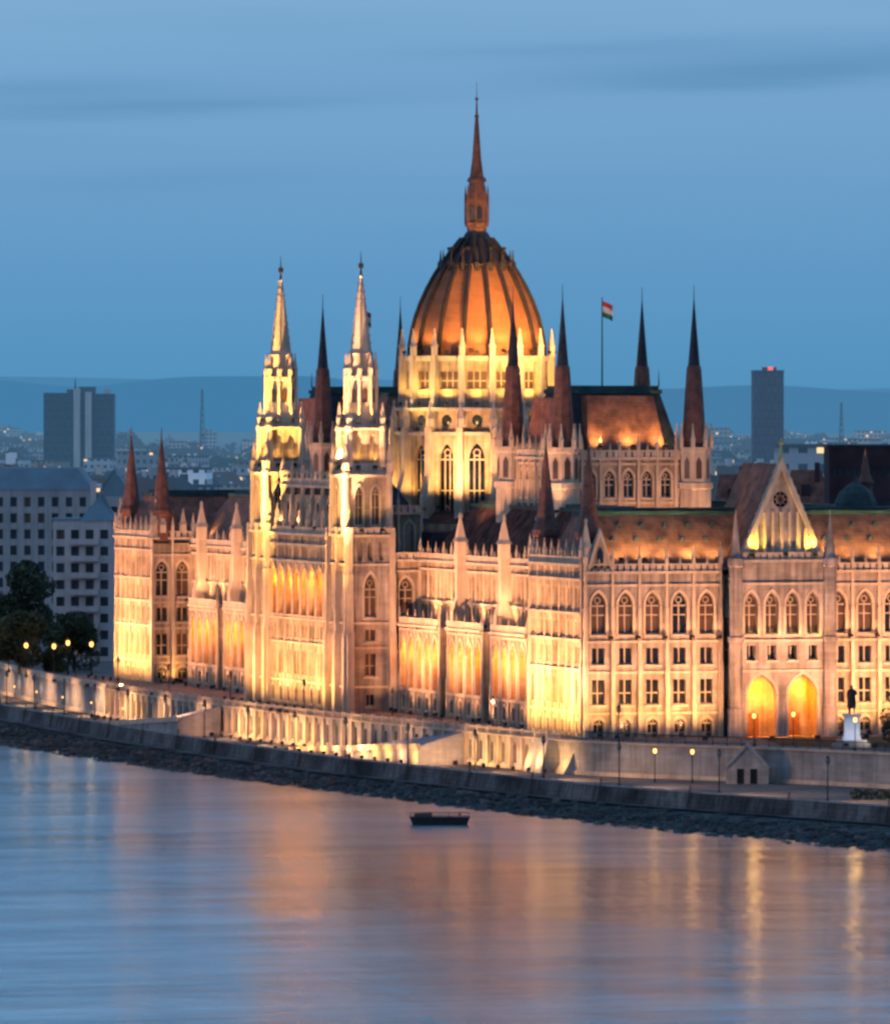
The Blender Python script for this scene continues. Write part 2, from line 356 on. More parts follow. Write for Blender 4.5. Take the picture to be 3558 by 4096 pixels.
    for j in range(-4, 5): # blind tracery mullions
        u = cx+j*1.22; zt = zb+(hw-abs(u-cx))/hw*(ap-zb)-1.2
        zt = min(zt, 32.0)
        if zt > zb+.8: mb.box(u-.17, u+.17, -.62, -.3 if j else -.02, zb, zt, 1, fr)
    mb.box(cx-hw, cx+hw, -.62, .2, zb-.3, zb+.05, 1, fr)
    gab = mb.build('gable', [stone_grey, stone_pale], P)
    mb = MB(); mb.poly([fr(x, -1.0, z) for x, z in ring]); rw_ = mb.build('rose_window', glass, gab); mb = MB()
    for k in range(8): t = k*pi/4; mb.tube(fr(cx+.25*cos(t), -.85, cz+.25*sin(t)), fr(cx+1.13*cos(t), -.85, cz+1.13*sin(t)), .07, .07, 4)
    for k in range(12): t, t2 = k*pi/6, (k+1)*pi/6; mb.tube(fr(cx+.62*cos(t), -.85, cz+.62*sin(t)), fr(cx+.62*cos(t2), -.85, cz+.62*sin(t2)), .07, .07, 4)
    mb.build('tracery', stone_grey, rw_)
    mb = MB(); c = fr(cx, -.5, 0); mb.lathe([(ap-.2, .55), (ap+.6, .3), (ap+2.2, .16), (ap+2.4, .4), (ap+2.7, .3), (ap+3.2, .04)], 6, c[0], c[1]); mb.build('gable_finial', gold, gab)
    mb = MB()              # steep roof behind the gable
    L = [fr(cx-hw, -1.0, zb), fr(cx+hw, -1.0, zb), fr(cx, -1.0, ap-.5), fr(cx-hw, -17, zb), fr(cx+hw, -17, zb), fr(cx, -17, ap-.5)]
    mb.poly([L[0], L[2], L[5], L[3]]); mb.poly([L[1], L[4], L[5], L[2]]); mb.poly([L[3], L[4], L[5]]); mb.poly([L[0], L[1], L[2]])
    mb.build('gable_roof', roof_red, P)
    # little dormer gable over the first bay
    fr2 = frm(.45, Y(0), 0) if s == 0 else frm(20.7, Y(0), pi)
    u = 2.2 if s == 0 else 18.0
    mb = MB(); mb.poly([fr2(u-1.9, .3, 24), fr2(u+1.9, .3, 24), fr2(u, .3, 29.2)]); 
    for sg in (-1, 1):
        mb.poly([fr2(u+sg*1.95, .5, 24), fr2(u, .5, 29.7), fr2(u, .5, 28.6), fr2(u+sg*1.5, .5, 24)], 1); mb.poly([fr2(u+sg*1.95, .5, 24), fr2(u, .5, 29.7), fr2(u, -.4, 29.7), fr2(u+sg*1.95, -.4, 24)], 1)
        mb.poly([fr2(u+sg*1.9, .3, 24), fr2(u, .3, 29.2), fr2(u, -4, 29.2), fr2(u+sg*1.9, -4, 24)], 1)
    o = mb.build('dormer_gable', [stone, stone_pale], P)
    mb = MB(); mb.poly([fr2(u-.5, .33, 24.8), fr2(u+.5, .33, 24.8), fr2(u+.5, .33, 26.3), fr2(u, .33, 27.2), fr2(u-.5, .33, 26.3)]); mb.build('dormer_window', glass, o)
mir(fronts)
east('east_wall', 57, 0, 260, 40, [(0, 9, [(.5, 2, 2, 7, 1.6, None)]), (9, 23.6, [(.5, 2.2, 14, 20, 1.8, None)])], 23.6, pinh=0, sub=1, cren=False, frames=False)

# roofs of the wings
def wing_roof(x0, x1, y0, y1, name='wing_roof', zb=24, zt=31.6, ix=5, iy=5, m=roof_red):
    mb = MB(); mb.frust(x0, x1, y0, y1, zb, zt, ix, iy)
    r = mb.build(name, [m], P)
    mb = MB(); mb.box(x0+ix-.3, x1-ix+.3, y0+iy-.3, y1-iy+.3, zt-.15, zt+.45); mb.box(x0+ix+.6, x1-ix-.6, y0+iy+.6, y1-iy-.6, zt+.45, zt+.9)
    mb.build('copper_ridge', verd, r); return r
dm = MB(); dm.box(-.42, .42, -.1, 1.2, 0, 1.0); dm.frust(-.5, .5, -.2, 1.2, 1.0, 1.6, .45, 0); DORM = dm.mesh('dormer', [slate])
for s, (y0, y1) in enumerate(((1, 20), (240, 259))):
    r = wing_roof(1, 56, y0, y1, ix=2.2, iy=6.5)
    for x in (6, 9.5, 13, 16.5, 20, 38, 41.5, 45, 48.5, 52):
        for row in (0, 1): put('dormer', DORM, r, (x+row*1.4, (y0 if s == 0 else y1)+(1 if s == 0 else -1)*(3.3+row*1.6), 27.2+row*2.0), 0 if s == 0 else pi, .8)
for y0, y1 in ((20, 101), (159, 240)): wing_roof(8.5, 22, y0, y1, ix=5, iy=5, m=MATS['dark_lead'] if y0 < 50 else roof_red); wing_roof(44, 56, y0, y1, ix=4, iy=1)
mb = MB(); mb.box(20, 46, 19, 241, 22.6, 23.4); mb.build('inner_roof', slate, P)

# central river block between the towers
cen_rows = [(0, 3.8, [(.5, 1.6, .6, 3.0, .9, 1)]), (3.8, 9.8, [(.3, .9, 4.8, 8.8, .6, 2), (.7, .9, 4.8, 8.8, .6, 2)]), (9.8, 13.6, [(.3, .85, 10.6, 12.6, 0, 2), (.7, .85, 10.6, 12.6, 0, 2)]),
            (13.6, 22.6, [(.5, 3.5, 14.2, 21.9, 2.2, None)]), (22.6, 25.2, [(.25, .6, 23.1, 24.8, .4, None), (.5, .6, 23.1, 24.8, .4, None), (.75, .6, 23.1, 24.8, .4, None)]), (25.2, 27.0, [])]
river('central_river_wall', -4.2, 112.5, 147.5, 8, cen_rows, 27.0, pinh=4.4, dep=.7, pil=.4, proj=.14, low=.08, sub=1)
mb = MB(); mb.box(-2.2, -1.9, 112, 148, 0, 26.5); mb.box(-4.0, -2.2, 112, 148, 13.3, 13.58); mb.box(-4.0, -2.2, 112, 148, 22.7, 22.95); mb.build('upper_loggia_wall', stone, P)
mb = MB(); mb.box(-2, 10, 112, 148, 22, 30.5); mb.frust(-1, 9.5, 112.5, 147.5, 30.5, 35, 3, 3, 1); mb.box(10.01, 40, 106, 154, 20, 27.5, 1); mb.build('central_block', [stone, slate], P)
for s in (0, 1):
    f = south if s == 0 else north; y = 112 if s == 0 else 148
    f('central_side_wall', y-.05 if s == 0 else y+.05, 2.6, 10, 2, [(22, 30.5, [(.5, 1.4, 24, 29, 1.3, 0)])], 30.5, z0=22, pinh=2.6)
facade(P, 'hall_gable_wall', -2.05, 147, RV, 34, 6, [(26, 33, [(.5, 1.6, 27.6, 32, 1.3, 0)])], 34.5, z0=26, pinh=3.4)

# towers
def tower(yc, s):
    xc = -1.0; hx, hy = 3.4, 5.2
    trows = [(0, 3.8, [(.5, 1.2, .8, 2.6, 0, 0)]), (3.8, 9.8, [(.5, 1.7, 5.4, 8.9, 0, 1)]), (9.8, 13.6, [(.5, 1.7, 10.8, 12.6, 0, 1)]), (13.6, 22.6, [(.5, 1.9, 14.5, 21.2, 2.4, 1)]), (22.6, 27.2, [(.25, .8, 23.2, 26.2, .7, None), (.5, .8, 23.2, 26.2, .7, None), (.75, .8, 23.2, 26.2, .7, None)])]
    rrows = [(0, 3.8, []), (3.8, 13.6, [(.5, .7, 5, 8.5, .5, 0)]), (13.6, 22.6, [(.5, .8, 15, 20, .8, 0)]), (22.6, 27.2, [(.5, .9, 23.2, 26.2, .7, None)])]
    T = facade(P, 'tower', xc-hx, yc-hy, 0, 2*hx, 1, trows, 27.2, pinh=0, pil=1.1, proj=.7, sub=1, ms=[stone_grey, stone_pale])
    facade(T, 'tower_wall', xc+hx, yc+hy, pi, 2*hx, 1, trows, 27.2, pinh=0, pil=1.1, proj=.7, sub=1)
    facade(T, 'tower_wall', xc-hx, yc+hy, RV, 2*hy, 2, rrows, 27.2, pinh=0, pil=1.1, proj=.7, sub=2)
    mb = MB(); mb.box(xc-hx+.7, xc+hx, yc-hy+.7, yc+hy-.7, 22, 28); mb.build('tower_core', stone, T)
    def stage(z0, z1, h, ops, name, ph, pw):
        for k in range(4):
            rz = k*pi/2; c = frm(xc, yc, rz)
            o = c(-h, h, 0)
            facade(T, name, o[0], o[1], rz, 2*h, 1, [(z0, z1, ops)], z1, z0=z0, dep=.5, pil=.7, proj=.35, pinh=0, sub=1, cren=False, wname='belfry_window')
            p = c(h+.15, h+.15, 0); 
            mb = MB(); mb.lathe([(z0, .62), (z1-.4, .5), (z1-.3, .65), (z1+.3, .62)], 8, p[0], p[1]); mb.build('corner_shaft', stone_pale, T)
            pin(p[0], p[1], z1+.25, ph, pw, par=T)
    stage(27.2, 36.4, 3.35, [(.3, 1.1, 28.6, 34.6, 1.2, 1), (.7, 1.1, 28.6, 34.6, 1.2, 1)], 'belfry', 4.6, .85)
    mb = MB(); mb.box(xc-3.1, xc+3.1, yc-3.1, yc+3.1, 36.4, 37.0); mb.frust(xc-3.0, xc+3.0, yc-3.0, yc+3.0, 37, 38.2, .4, .4); mb.build('tower_gallery', stone_pale, T)
    stage(37.6, 43.6, 2.55, [(.3, .8, 38.6, 42.6, .9, None), (.7, .8, 38.6, 42.6, .9, None)], 'upper_belfry', 3.8, .7)
    mb = MB(); mb.box(xc-1.9, xc+1.9, yc-1.9, yc+1.9, 37.7, 43.6, 0); mb.box(xc-2.5, xc+2.5, yc-2.5, yc+2.5, 43.6, 44.2); mb.frust(xc-2.4, xc+2.4, yc-2.4, yc+2.4, 44.2, 45, .3, .3)
    mb.lathe([(44.4, 2.5), (51.0, 2.25), (51.1, 2.5), (51.6, 2.5)], 8, xc, yc, 0, pi/8); mb.build('octagon_stage', stone_pale, T)
    for k in range(8):
        a = k*pi/4; x, y = xc+2.15*cos(a), yc+2.15*sin(a); mb = MB(); fr = frm(x, y, a+pi/2)
        mb.poly([fr(u, .05, z) for u, z in [(-.42, 45.6)]+[(u_, 49.8-.7+z_) for u_, z_ in arch(.42, .7)]+[(.42, 45.6)]]); mb.build('louvre', glass_warm, T)
        a += pi/8; pin(xc+2.3*cos(a), yc+2.3*sin(a), 51.5, 3.9, .6, par=T)
        mb = MB(); c = (xc+2.45*cos(a), yc+2.45*sin(a)); mb.lathe([(44.4, .3), (51.5, .24)], 5, *c); mb.build('corner_shaft', stone_pale, T)
    mb = MB(); mb.lathe([(51.6, 1.95), (55, 1.75), (55.1, 1.9), (55.5, 1.65), (66.8, .26), (67.0, .4), (67.3, .2)], 8, xc, yc, 0, pi/8)
    for k in range(8):
        a = k*pi/4+pi/8
        for j in range(1, 10):
            z = 55.5+11.3*j/10; r = 1.65-1.39*j/10; mb.frust(xc+r*cos(a)-.12, xc+r*cos(a)+.12, yc+r*sin(a)-.12, yc+r*sin(a)+.12, z, z+.4, .1, .1)
    S = mb.build('spire', stone_pale, T)
    mb = MB(); mb.lathe([(67.2, .22), (68.2, .12), (68.3, .42), (69.0, .42), (69.1, .1), (70.9, .03)], 6, xc, yc); mb.build('finial', iron, S)
tower(107.4, 0); tower(152.6, 1)

# dome
D = (AX, MID); NR = 16; ROT = pi/NR-AL
dome_prof = [(54.6, 10.7), (56.5, 10.65), (58.6, 10.3), (60.8, 9.75), (63, 8.95), (65.2, 7.95), (67.4, 6.75), (69.3, 5.5), (70.8, 4.4), (72.2, 3.3), (73.4, 2.3), (74.4, 1.75)]
mb = MB(); mb.lathe(dome_prof, NR, *D, 0, ROT, fn=lambda j, k: 1 if j >= 7 else 0)
dome = mb.build('dome', [roof_cop, slate], P)
def polar(r, a, z): return (D[0]+r*cos(a), D[1]+r*sin(a), z)
for k in range(NR):
    a = ROT+2*pi*k/NR; mb = MB(); pts = [polar(r+.12, a, z) for z, r in dome_prof[:-1]]
    for p, q in zip(pts, pts[1:]): mb.tube(p, q, .42, .4, 5)
    mb.build('rib', rib_m, dome)
    r = 5.7; x, y, z = polar(r, a+pi/NR, 69.0); mb = MB(); mb.lathe([(68.2, .55), (69.6, .5), (70, .2), (71.6, .04)], 5, x, y); mb.build('dome_pinnacle', rib_m, dome)
mb = MB(); mb.lathe([(69.0, 5.95), (69.4, 6.0), (69.8, 5.3)], NR, *D, 0, ROT); mb.build('dome_ring', rib_m, dome)
mb = MB(); mb.lathe([(74.2, 1.5), (75.2, 1.55), (75.4, 1.9), (75.9, 1.95), (76.0, 1.5), (79.0, 1.5), (79.2, 1.85), (79.7, 1.75), (80.6, 1.5), (82.3, 1.2), (82.4, 1.55), (82.9, 1.45), (83.2, 1.1)], 8, *D, 0, pi/8)
lan = mb.build('lantern', spire_red, dome)
for k in range(8):
    a = k*pi/4; mb = MB(); x, y, _ = polar(1.39, a, 0); fr = frm(x, y, a+pi/2); mb.poly([fr(-.4, .05, 76.4), fr(-.4, .05, 78.2), fr(0, .05, 78.7), fr(.4, .05, 78.2), fr(.4, .05, 76.4)]); mb.build('lantern_window', glass, lan)
    a += pi/8; x, y, _ = polar(1.78, a, 0); mb = MB(); mb.lathe([(75.9, .2), (80.2, .2), (81.8, .03)], 5, x, y); mb.build('lantern_shaft', spire_red, lan)
mb = MB(); mb.lathe([(83.1, 1.15), (86, .75), (92.5, .28), (92.7, .42), (93, .2), (95.2, .1), (95.3, .28), (95.6, .28), (95.7, .06), (98.2, .03)], 8, *D); 
sp = mb.build('dome_spire', spire_red, dome)
# drum: sixteen bays with tall windows, round windows and panels
def drumring(name, r, z0, z1, opsf, zt, ms, dep=.8, wn='drum_window'):
    out = None; side = 2*r*sin(pi/NR); ap = r*cos(pi/NR)
    mb = MB()
    for k in range(NR):
        a = ROT+2*pi*(k+.5)/NR; x, y, _ = polar(ap, a, 0); fr = frm(x, y, a+pi/2); f2 = lambda u, d, z, fr=fr: fr(u, d, z)
        ops = opsf(side)
        level(mb, f2, -side/2, side/2, z0, z1, [(0, w, s, t, rs) for w, s, t, rs, kd in ops], dep)
        for w, s, t, rs, kd in ops:
            if kd is not None: win(wn, drum_parent[0] or P, f2(0, -dep+.02, s), a+pi/2, w, t-s, rs, kd, 3, 5)
        mb.box(-side/2, side/2, -.1, .3, z1-.35, z1+.02, 1, f2)
    return mb.build(name, ms, drum_parent[0] or P)
drum_parent = [None]
dr = drumring('drum', 12.9, 24, 42.8, lambda s: [(2.5, 27.5, 41.2, 2.6, 0)], 0, [stone, stone_pale])
drum_parent[0] = dr
drumring('drum_band', 12.5, 42.8, 46.6, lambda s: [], 0, [stone, stone_pale])
drumring('attic_ring', 11.6, 46.6, 54.4, lambda s: [(2.9, 49.6, 52.4, 0, 1)], 0, [stone, stone_pale], dep=.5, wn='attic_panel')
mb = MB(); mb.lathe([(54.2, 11.9), (54.8, 11.9), (54.9, 11.0)], NR, *D, 0, ROT); mb.build('drum_cornice', stone_pale, dr)
mb = MB(); mb.lathe([(46.2, 13.4), (46.7, 13.4), (46.8, 11.5)], NR, *D, 0, ROT); mb.lathe([(42.4, 13.5), (42.9, 13.5), (43, 12.4)], NR, *D, 0, ROT); mb.build('drum_cornice', stone_pale, dr)
for k in range(NR):
    a = ROT+2*pi*k/NR; x, y, _ = polar(0, a, 0); fr = frm(D[0], D[1], a+pi/2)
    mb = MB(); mb.box(-.65, .65, 12.4, 15.0, 22, 33, 0, fr); mb.frust(-.65, .65, 12.4, 15.0, 33, 36, .12, .8, 0, None, fr); mb.box(-.5, .5, 12.4, 14.0, 35, 43.6, 0, fr)
    b = mb.build('buttress', stone_pale, dr)
    mb = MB(); mb.box(-.45, .45, 11.0, 12.5, 43, 54.9, 0, fr); mb.build('pilaster', stone_pale, dr)
    p = fr(0, 12.0, 0); pin(p[0], p[1], 54.8, 4.4, .8, par=dr)
    p = fr(0, 13.3, 0); pin(p[0], p[1], 43.5, 4.4, .9, par=dr)
    a2 = a+pi/NR; xx = D[0]+12.5*cos(pi/NR)*cos(a2); yy = D[1]+12.5*cos(pi/NR)*sin(a2); fr = frm(xx, yy, a2+pi/2); mb = MB()
    mb.poly([fr(.85*cos(t*pi/6), .1, 44.75+.85*sin(t*pi/6)) for t in range(12)]); mb.build('oculus', glass, dr)
mb = MB(); mb.lathe([(22, 17.6), (28.6, 17.6), (28.8, 16.4), (30.6, 12.6)], NR, *D, 0, ROT, fn=lambda j, k: 1 if j else 0); mb.build('drum_skirt', [stone, slate], dr)

# chambers either side of the dome
def chamber(yc, s):
    hx, hy = 10.3, 12.3; x0, x1, y0, y1 = AX-hx, AX+hx, yc-hy, yc+hy
    crow = [(24, 32.6, [(.5, 1.2, 26, 31, 1.1, 0)]), (32.6, 38.4, [(.5, 1.5, 33.4, 37.4, 1.3, 0)]), (38.4, 39.4, [])]
    ch = south('chamber_wall', y0, x0, x1, 7, crow, 39.4, z0=24, pinh=2.8, ms=[stone, stone_pale])
    north('chamber_wall', y1, x0, x1, 7, crow, 39.4, z0=24, pinh=2.8); river('chamber_wall', x0, y0, y1, 8, crow, 39.4, z0=24, pinh=2.8)
    mb = MB(); mb.box(x1-.4, x1, y0, y1, 24, 39.4); mb.build('chamber_wall', stone, P)
    mb = MB(); mb.frust(x0+1, x1-1, y0+2.5, y1-2.5, 39.5, 49.0, 1.9, 5)
    r = mb.build('chamber_roof', slate, P)
    mb = MB(); mb.box(x0+2.6, x1-2.6, y0+7.2, y1-7.2, 48.9, 49.5); mb.box(x0+3, x1-3, y0+7.6, y1-7.6, 49.5, 50.1); mb.build('copper_ridge', verd, r)
    for px, py in ((x0+3, y0+7.6), (x1-3, y0+7.6), (x0+3, y1-7.6), (x1-3, y1-7.6)): mb = MB(); mb.tube((px, py, 50), (px, py, 52.4), .12, .03, 5); mb.build('ridge_finial', iron, r)
    for sy, yy in ((0, y0), (1, y1)):
        mb = MB(); a = (yy+.7, yy+9) if sy == 0 else (yy-9, yy-.7)
        mb.frust(x0+4.2, x1-4.0, a[0], a[1], 39.6, 48.6, 1.0, 0.)
        c = mb.v; mb.v = [(x, y+(3.6 if sy == 0 and abs(y-a[0]) < .01 and z > 45 else -3.6 if sy == 1 and abs(y-a[1]) < .01 and z > 45 else 0), z) for x, y, z in c]
        mb.build('mansard_roof', roof_red, P)
    mb = MB(); mb.frust(x0+.9, x0+2.0, y0+4, y1-4, 39.6, 48.2, .4, 2); mb.build('mansard_roof', roof_red, P)
    for px, py in ((x0, y0), (x1, y0), (x0, y1), (x1, y1)):
        mb = MB(); mb.lathe([(22, 2.55), (34.6, 2.55), (34.8, 2.85), (35.6, 2.85), (35.7, 2.45), (40, 2.45), (40.2, 2.7), (40.9, 2.7)], 8, px, py, 0, pi/8)
        t = mb.build('chamber_turret', stone_pale, P)
        for k in range(8):
            a = k*pi/4+pi/8; q = (px+2.55*cos(a), py+2.55*sin(a)); pin(q[0], q[1], 40.7, 3.8, .55, par=t)
            a = k*pi/4; fr = frm(px+2.3*cos(a), py+2.3*sin(a), a+pi/2); w = MB()
            w.poly([fr(-.45, .05, 36.2), fr(-.45, .05, 38.7), fr(0, .05, 39.5), fr(.45, .05, 38.7), fr(.45, .05, 36.2)]); w.build('turret_window', glass_warm, t)
        mb = MB(); mb.lathe([(40.9, 1.8), (46, 1.55), (52.6, 1.1), (53, 1.0), (53.1, .88), (60.5, .26), (63.0, .07), (65.2, .03)], 8, px, py, 0, pi/8, fn=lambda j, k: 1 if j >= 4 else 0)
        mb.build('spire', [spire_red, slate], t)
    fl = MB(); cx, cy = AX, yc+.3; fl.tube((cx, cy, 50), (cx, cy, 63.4), .13, .07, 6); pole = fl.build('flagpole', iron, P)
    fl = MB()
    for b, mi in ((0, 0), (1, 1), (2, 2)):
        for k in range(8):
            q = lambda j, zz: (cx+.1+j*.19*CS, cy-j*.19*SN+.18*sin(j*1.1), 62.9-zz-.09*j)
            fl.poly([q(k, b*.8), q(k+1, b*.8), q(k+1, b*.8+.8), q(k, b*.8+.8)], mi)
    fl.build('flag', [mat('flag_red'+str(s), (.45, .05, .05)), mat('flag_white'+str(s), (.75, .72, .7)), mat('flag_green'+str(s), (.05, .2, .09))], pole)
chamber(66, 0); chamber(194, 1)
for s in (0, 1):
    y0, y1 = (78.5, 92) if s == 0 else (168, 181.5)
    lr = [(24, 32, [(.5, 1.0, 26, 30.5, .9, 0)]), (32, 38.6, [(.5, 1.0, 33.2, 37.4, .9, 0)]), (38.6, 40, [])]
    river('link_wall', 18, y0, y1, 5, lr, 40, z0=24, pinh=2.6, ms=[stone_pale, stone_pale]); (north if s == 0 else south)('link_wall', y1 if s == 0 else y0, 18, 31.4, 4, lr, 40, z0=24, pinh=2.6, ms=[stone_pale, stone_pale])
    mb = MB(); mb.box(31.2, 31.6, y0, y1, 24, 40); mb.build('link_wall', stone, P)
    mb = MB(); mb.frust(18.5, 31, y0+.1, y1-.1, 40.1, 48.6, 4.5, 4.4); r = mb.build('link_roof', roof_red, P)
    mb = MB(); mb.box(22.8, 26.7, y0+4.2, y1-4.2, 48.5, 49.1); mb.build('copper_ridge', verd, r)

# pinnacle meshes and instances: the largest hundred are parts of their own, the rest one part
def pinn_geo(mb, x, y, z, h, w):
    a = w/2
    mb.box(x-a, x+a, y-a, y+a, z, z+h*.36)
    mb.frust(x-a*1.35, x+a*1.35, y-a*1.35, y+a*1.35, z+h*.34, z+h*.44, a*.5, a*.5)
    mb.frust(x-a*.88, x+a*.88, y-a*.88, y+a*.88, z+h*.42, z+h*.95, a*.78, a*.78)
    mb.frust(x-a*.4, x+a*.4, y-a*.4, y+a*.4, z+h*.9, z+h, a*.3, a*.3)
g = MB(); pinn_geo(g, 0, 0, 0, 1, 1); PM = g.mesh('pinnacle', stone_pale)
PINS.sort(key=lambda p: -p[0]-(0 if p[2] > 140 else 5))
rest = MB()
for i, (sz, x, y, z, h, w, m, par) in enumerate(PINS):
    if i < 100: put('pinnacle', PM, par if par is not None else P, (x, y, z), 0, (w, w, h))
    else: pinn_geo(rest, x, y, z, h, w)
o = rest.build('small_pinnacle', stone_pale, P); o['kind'] = 'stuff'
byk = {}
for w in WINS: byk.setdefault(w[0], []).append(w)
for name, L in byk.items():
    vis = lambda w: w[9]*100-(w[2][1]) - (300 if w[2][0] > 35 and w[2][1] > 5 else 0)-(300 if abs(w[3]-pi) < .1 else 0)
    L.sort(key=lambda w: -vis(w)); A, B, T = MB(), MB(), None
    for i, (nm, par, pos, rz, w, h, rise, warm, n, pr) in enumerate(L):
        ma, mbm = wmesh(w, h, rise, bool(warm), n)
        if i < 98:
            o = put(nm, ma, par, pos, rz); put('tracery', mbm, o)
        else:
            M = Matrix.Translation(pos) @ Matrix.Rotation(rz, 4, 'Z')
            for src, dst, mi in ((ma, A, int(bool(warm))), (mbm, A, 2)):
                k = len(dst.v); dst.v += [tuple(M @ v.co) for v in src.vertices]
                for f in src.polygons: dst.f.append([k+j for j in f.vertices]); dst.m.append(mi)
    if A.f: o = A.build(name, [glass, glass_warm, stone_pale], P); o['kind'] = 'stuff'

# ------------------------------------------------------------------ ground, quay, river
def curve(tab):
    def f(y):
        if y <= tab[0][0]: a, b = tab[0], tab[1]
        elif y >= tab[-1][0]: a, b = tab[-2], tab[-1]
        else:
            for a, b in zip(tab, tab[1:]):
                if a[0] <= y <= b[0]: break
        return a[1]+(b[1]-a[1])*(y-a[0])/(b[0]-a[0])
    return lambda y: sum(f(y+d) for d in (-12, -6, 0, 6, 12))/5
WALL = curve([(-420, 150), (-130, 45), (-63, 21), (-42, 12), (-24, -4), (0, -8), (40, -12), (72, -15), (110, -17), (156, -17.5), (200, -16), (260, -12), (400, 2), (800, 60)])
QUAY = curve([(-420, 95), (-160, 14), (-115, 3), (-54, -14), (0, -19.5), (40, -24), (100, -25.5), (165, -25), (260, -21), (400, -8), (800, 48)])
EDGE = curve([(-420, 70), (-159, -12), (-83, -26.5), (0, -33), (60, -37), (116, -40), (167, -41), (260, -38), (400, -26), (800, 30)])
WZ = -7.5; RZ = -4.5
YS = [-420, -380, -340, -300, -260, -220, -190]+list(range(-170, 420, 6))+[440, 480, 540, 620, 700, 800]
def strip(name, fa, za, fb, zb, m, kind=True, par=None):
    mb = MB()
    for a, b in zip(YS, YS[1:]): mb.poly([(fa(a), a, za), (fb(a), a, zb), (fb(b), b, zb), (fa(b), b, za)])
    o = mb.build(name, m, par); return struct(o) if kind else o
off = lambda f, d: (lambda y: f(y)+d)
struct(strip('riverbank_revetment', off(EDGE, -3), WZ-.6, off(QUAY, -.6), -6.35, revet))
strip('quay_road', QUAY, RZ, WALL, RZ, asphalt)
# quay wall: battered stone with a coping, part by part
qw = tag(strip('quay_wall', off(QUAY, -.7), -6.6, QUAY, RZ+.25, quay_st, False), 'long dark stone quay wall between the lower road and the river', 'wall')
cp = MB()
for a, b in zip(YS, YS[1:]):
    for d0, z0, d1, z1 in ((-.12, RZ+.2, -.12, RZ+.42), (-.12, RZ+.42, .5, RZ+.42), (.5, RZ+.42, .5, RZ-.05)): cp.poly([(QUAY(a)+d0, a, z0), (QUAY(a)+d1, a, z1), (QUAY(b)+d1, b, z1), (QUAY(b)+d0, b, z0)])
cp.build('coping', terr_st, qw)
strip('tow_path', off(QUAY, -3.2), -6.29, off(QUAY, -.6), -6.31, quay_st)
mk = MB()
for a in range(-160, 400, 12):
    b = a+4; m_ = lambda y: QUAY(y)*.5+WALL(y)*.5
    mk.poly([(m_(a)-.08, a, RZ+.004), (m_(a)+.08, a, RZ+.004), (m_(b)+.08, b, RZ+.004), (m_(b)-.08, b, RZ+.004)])
struct(mk.build('lane_marking', stone_pale))
# embankment wall under the terrace with pilasters and niches
tw = MB(); ow = MB(); bl = MB()
def wseg(y): return WALL(y)
yy = -170.0; segs = []
while yy < 330: segs.append((yy, yy+4.0)); yy += 4.0
for a, b in segs:
    pa, pb = Vector((WALL(a), a)), Vector((WALL(b), b)); L = (pb-pa).length; rz = atan2(pa.y-pb.y, pa.x-pb.x)
    fr = frm(pb.x, pb.y, rz)
    rich = -14 < a < 204
    if rich: level(tw, fr, 0, L, RZ, .1, [(L*.27, 1.05, RZ+.9, -.75, .5), (L*.73, 1.05, RZ+.9, -.75, .5)], .9); tw.poly([fr(0, -.9, RZ), fr(L, -.9, RZ), fr(L, -.9, .1), fr(0, -.9, .1)], 1)
    else: level(tw, fr, 0, L, RZ, .1, [], .5)
    if rich: tw.box(-.32, .32, -.05, .45, RZ, .05, 1, fr)
    tw.box(0, L, -.05, .3, RZ, RZ+.55, 1, fr)
    tw.box(0, L, -.5, .42, .06, .3, 1, fr); 
    if rich:
        tw.box(0, L, -.2, .12, .95, 1.15, 1, fr)
        for k in range(5): u = L*(k+.5)/5; tw.box(u-.13, u+.13, -.12, .06, .3, .95, 1, fr)
        tw.box(-.25, .25, -.3, .25, .3, 1.35, 1, fr)
    elif a > 200: tw.box(0, L, -.3, .1, .3, 1.0, 1, fr)
twl = tw.build('embankment_wall', [terr_st, stone_pale]); tag(twl, 'pale terrace wall with niches and balustrade above the lower river road', 'wall')
# ground sheet
mb = MB()
for a, b in zip(YS, YS[1:]): mb.poly([(WALL(a)+.3, a, 0), (600, a, 0), (600, b, 0), (WALL(b)+.3, b, 0)])
struct(mb.build('plaza', paving))
mb = MB(); mb.poly([(600, -420, -.01), (30000, -9000, -.01), (30000, 40000, -.01), (-9000, 40000, -.01), (60, 800, -.01), (600, 800, -.01)]); struct(mb.build('ground', groundm))
# lawn in front of the south front
mb = MB(); mb.poly([(18, -34, .03), (60, -60, .03), (70, -8, .03), (24, -8, .03)]); mb.build('lawn', grass_m)['kind'] = 'structure'
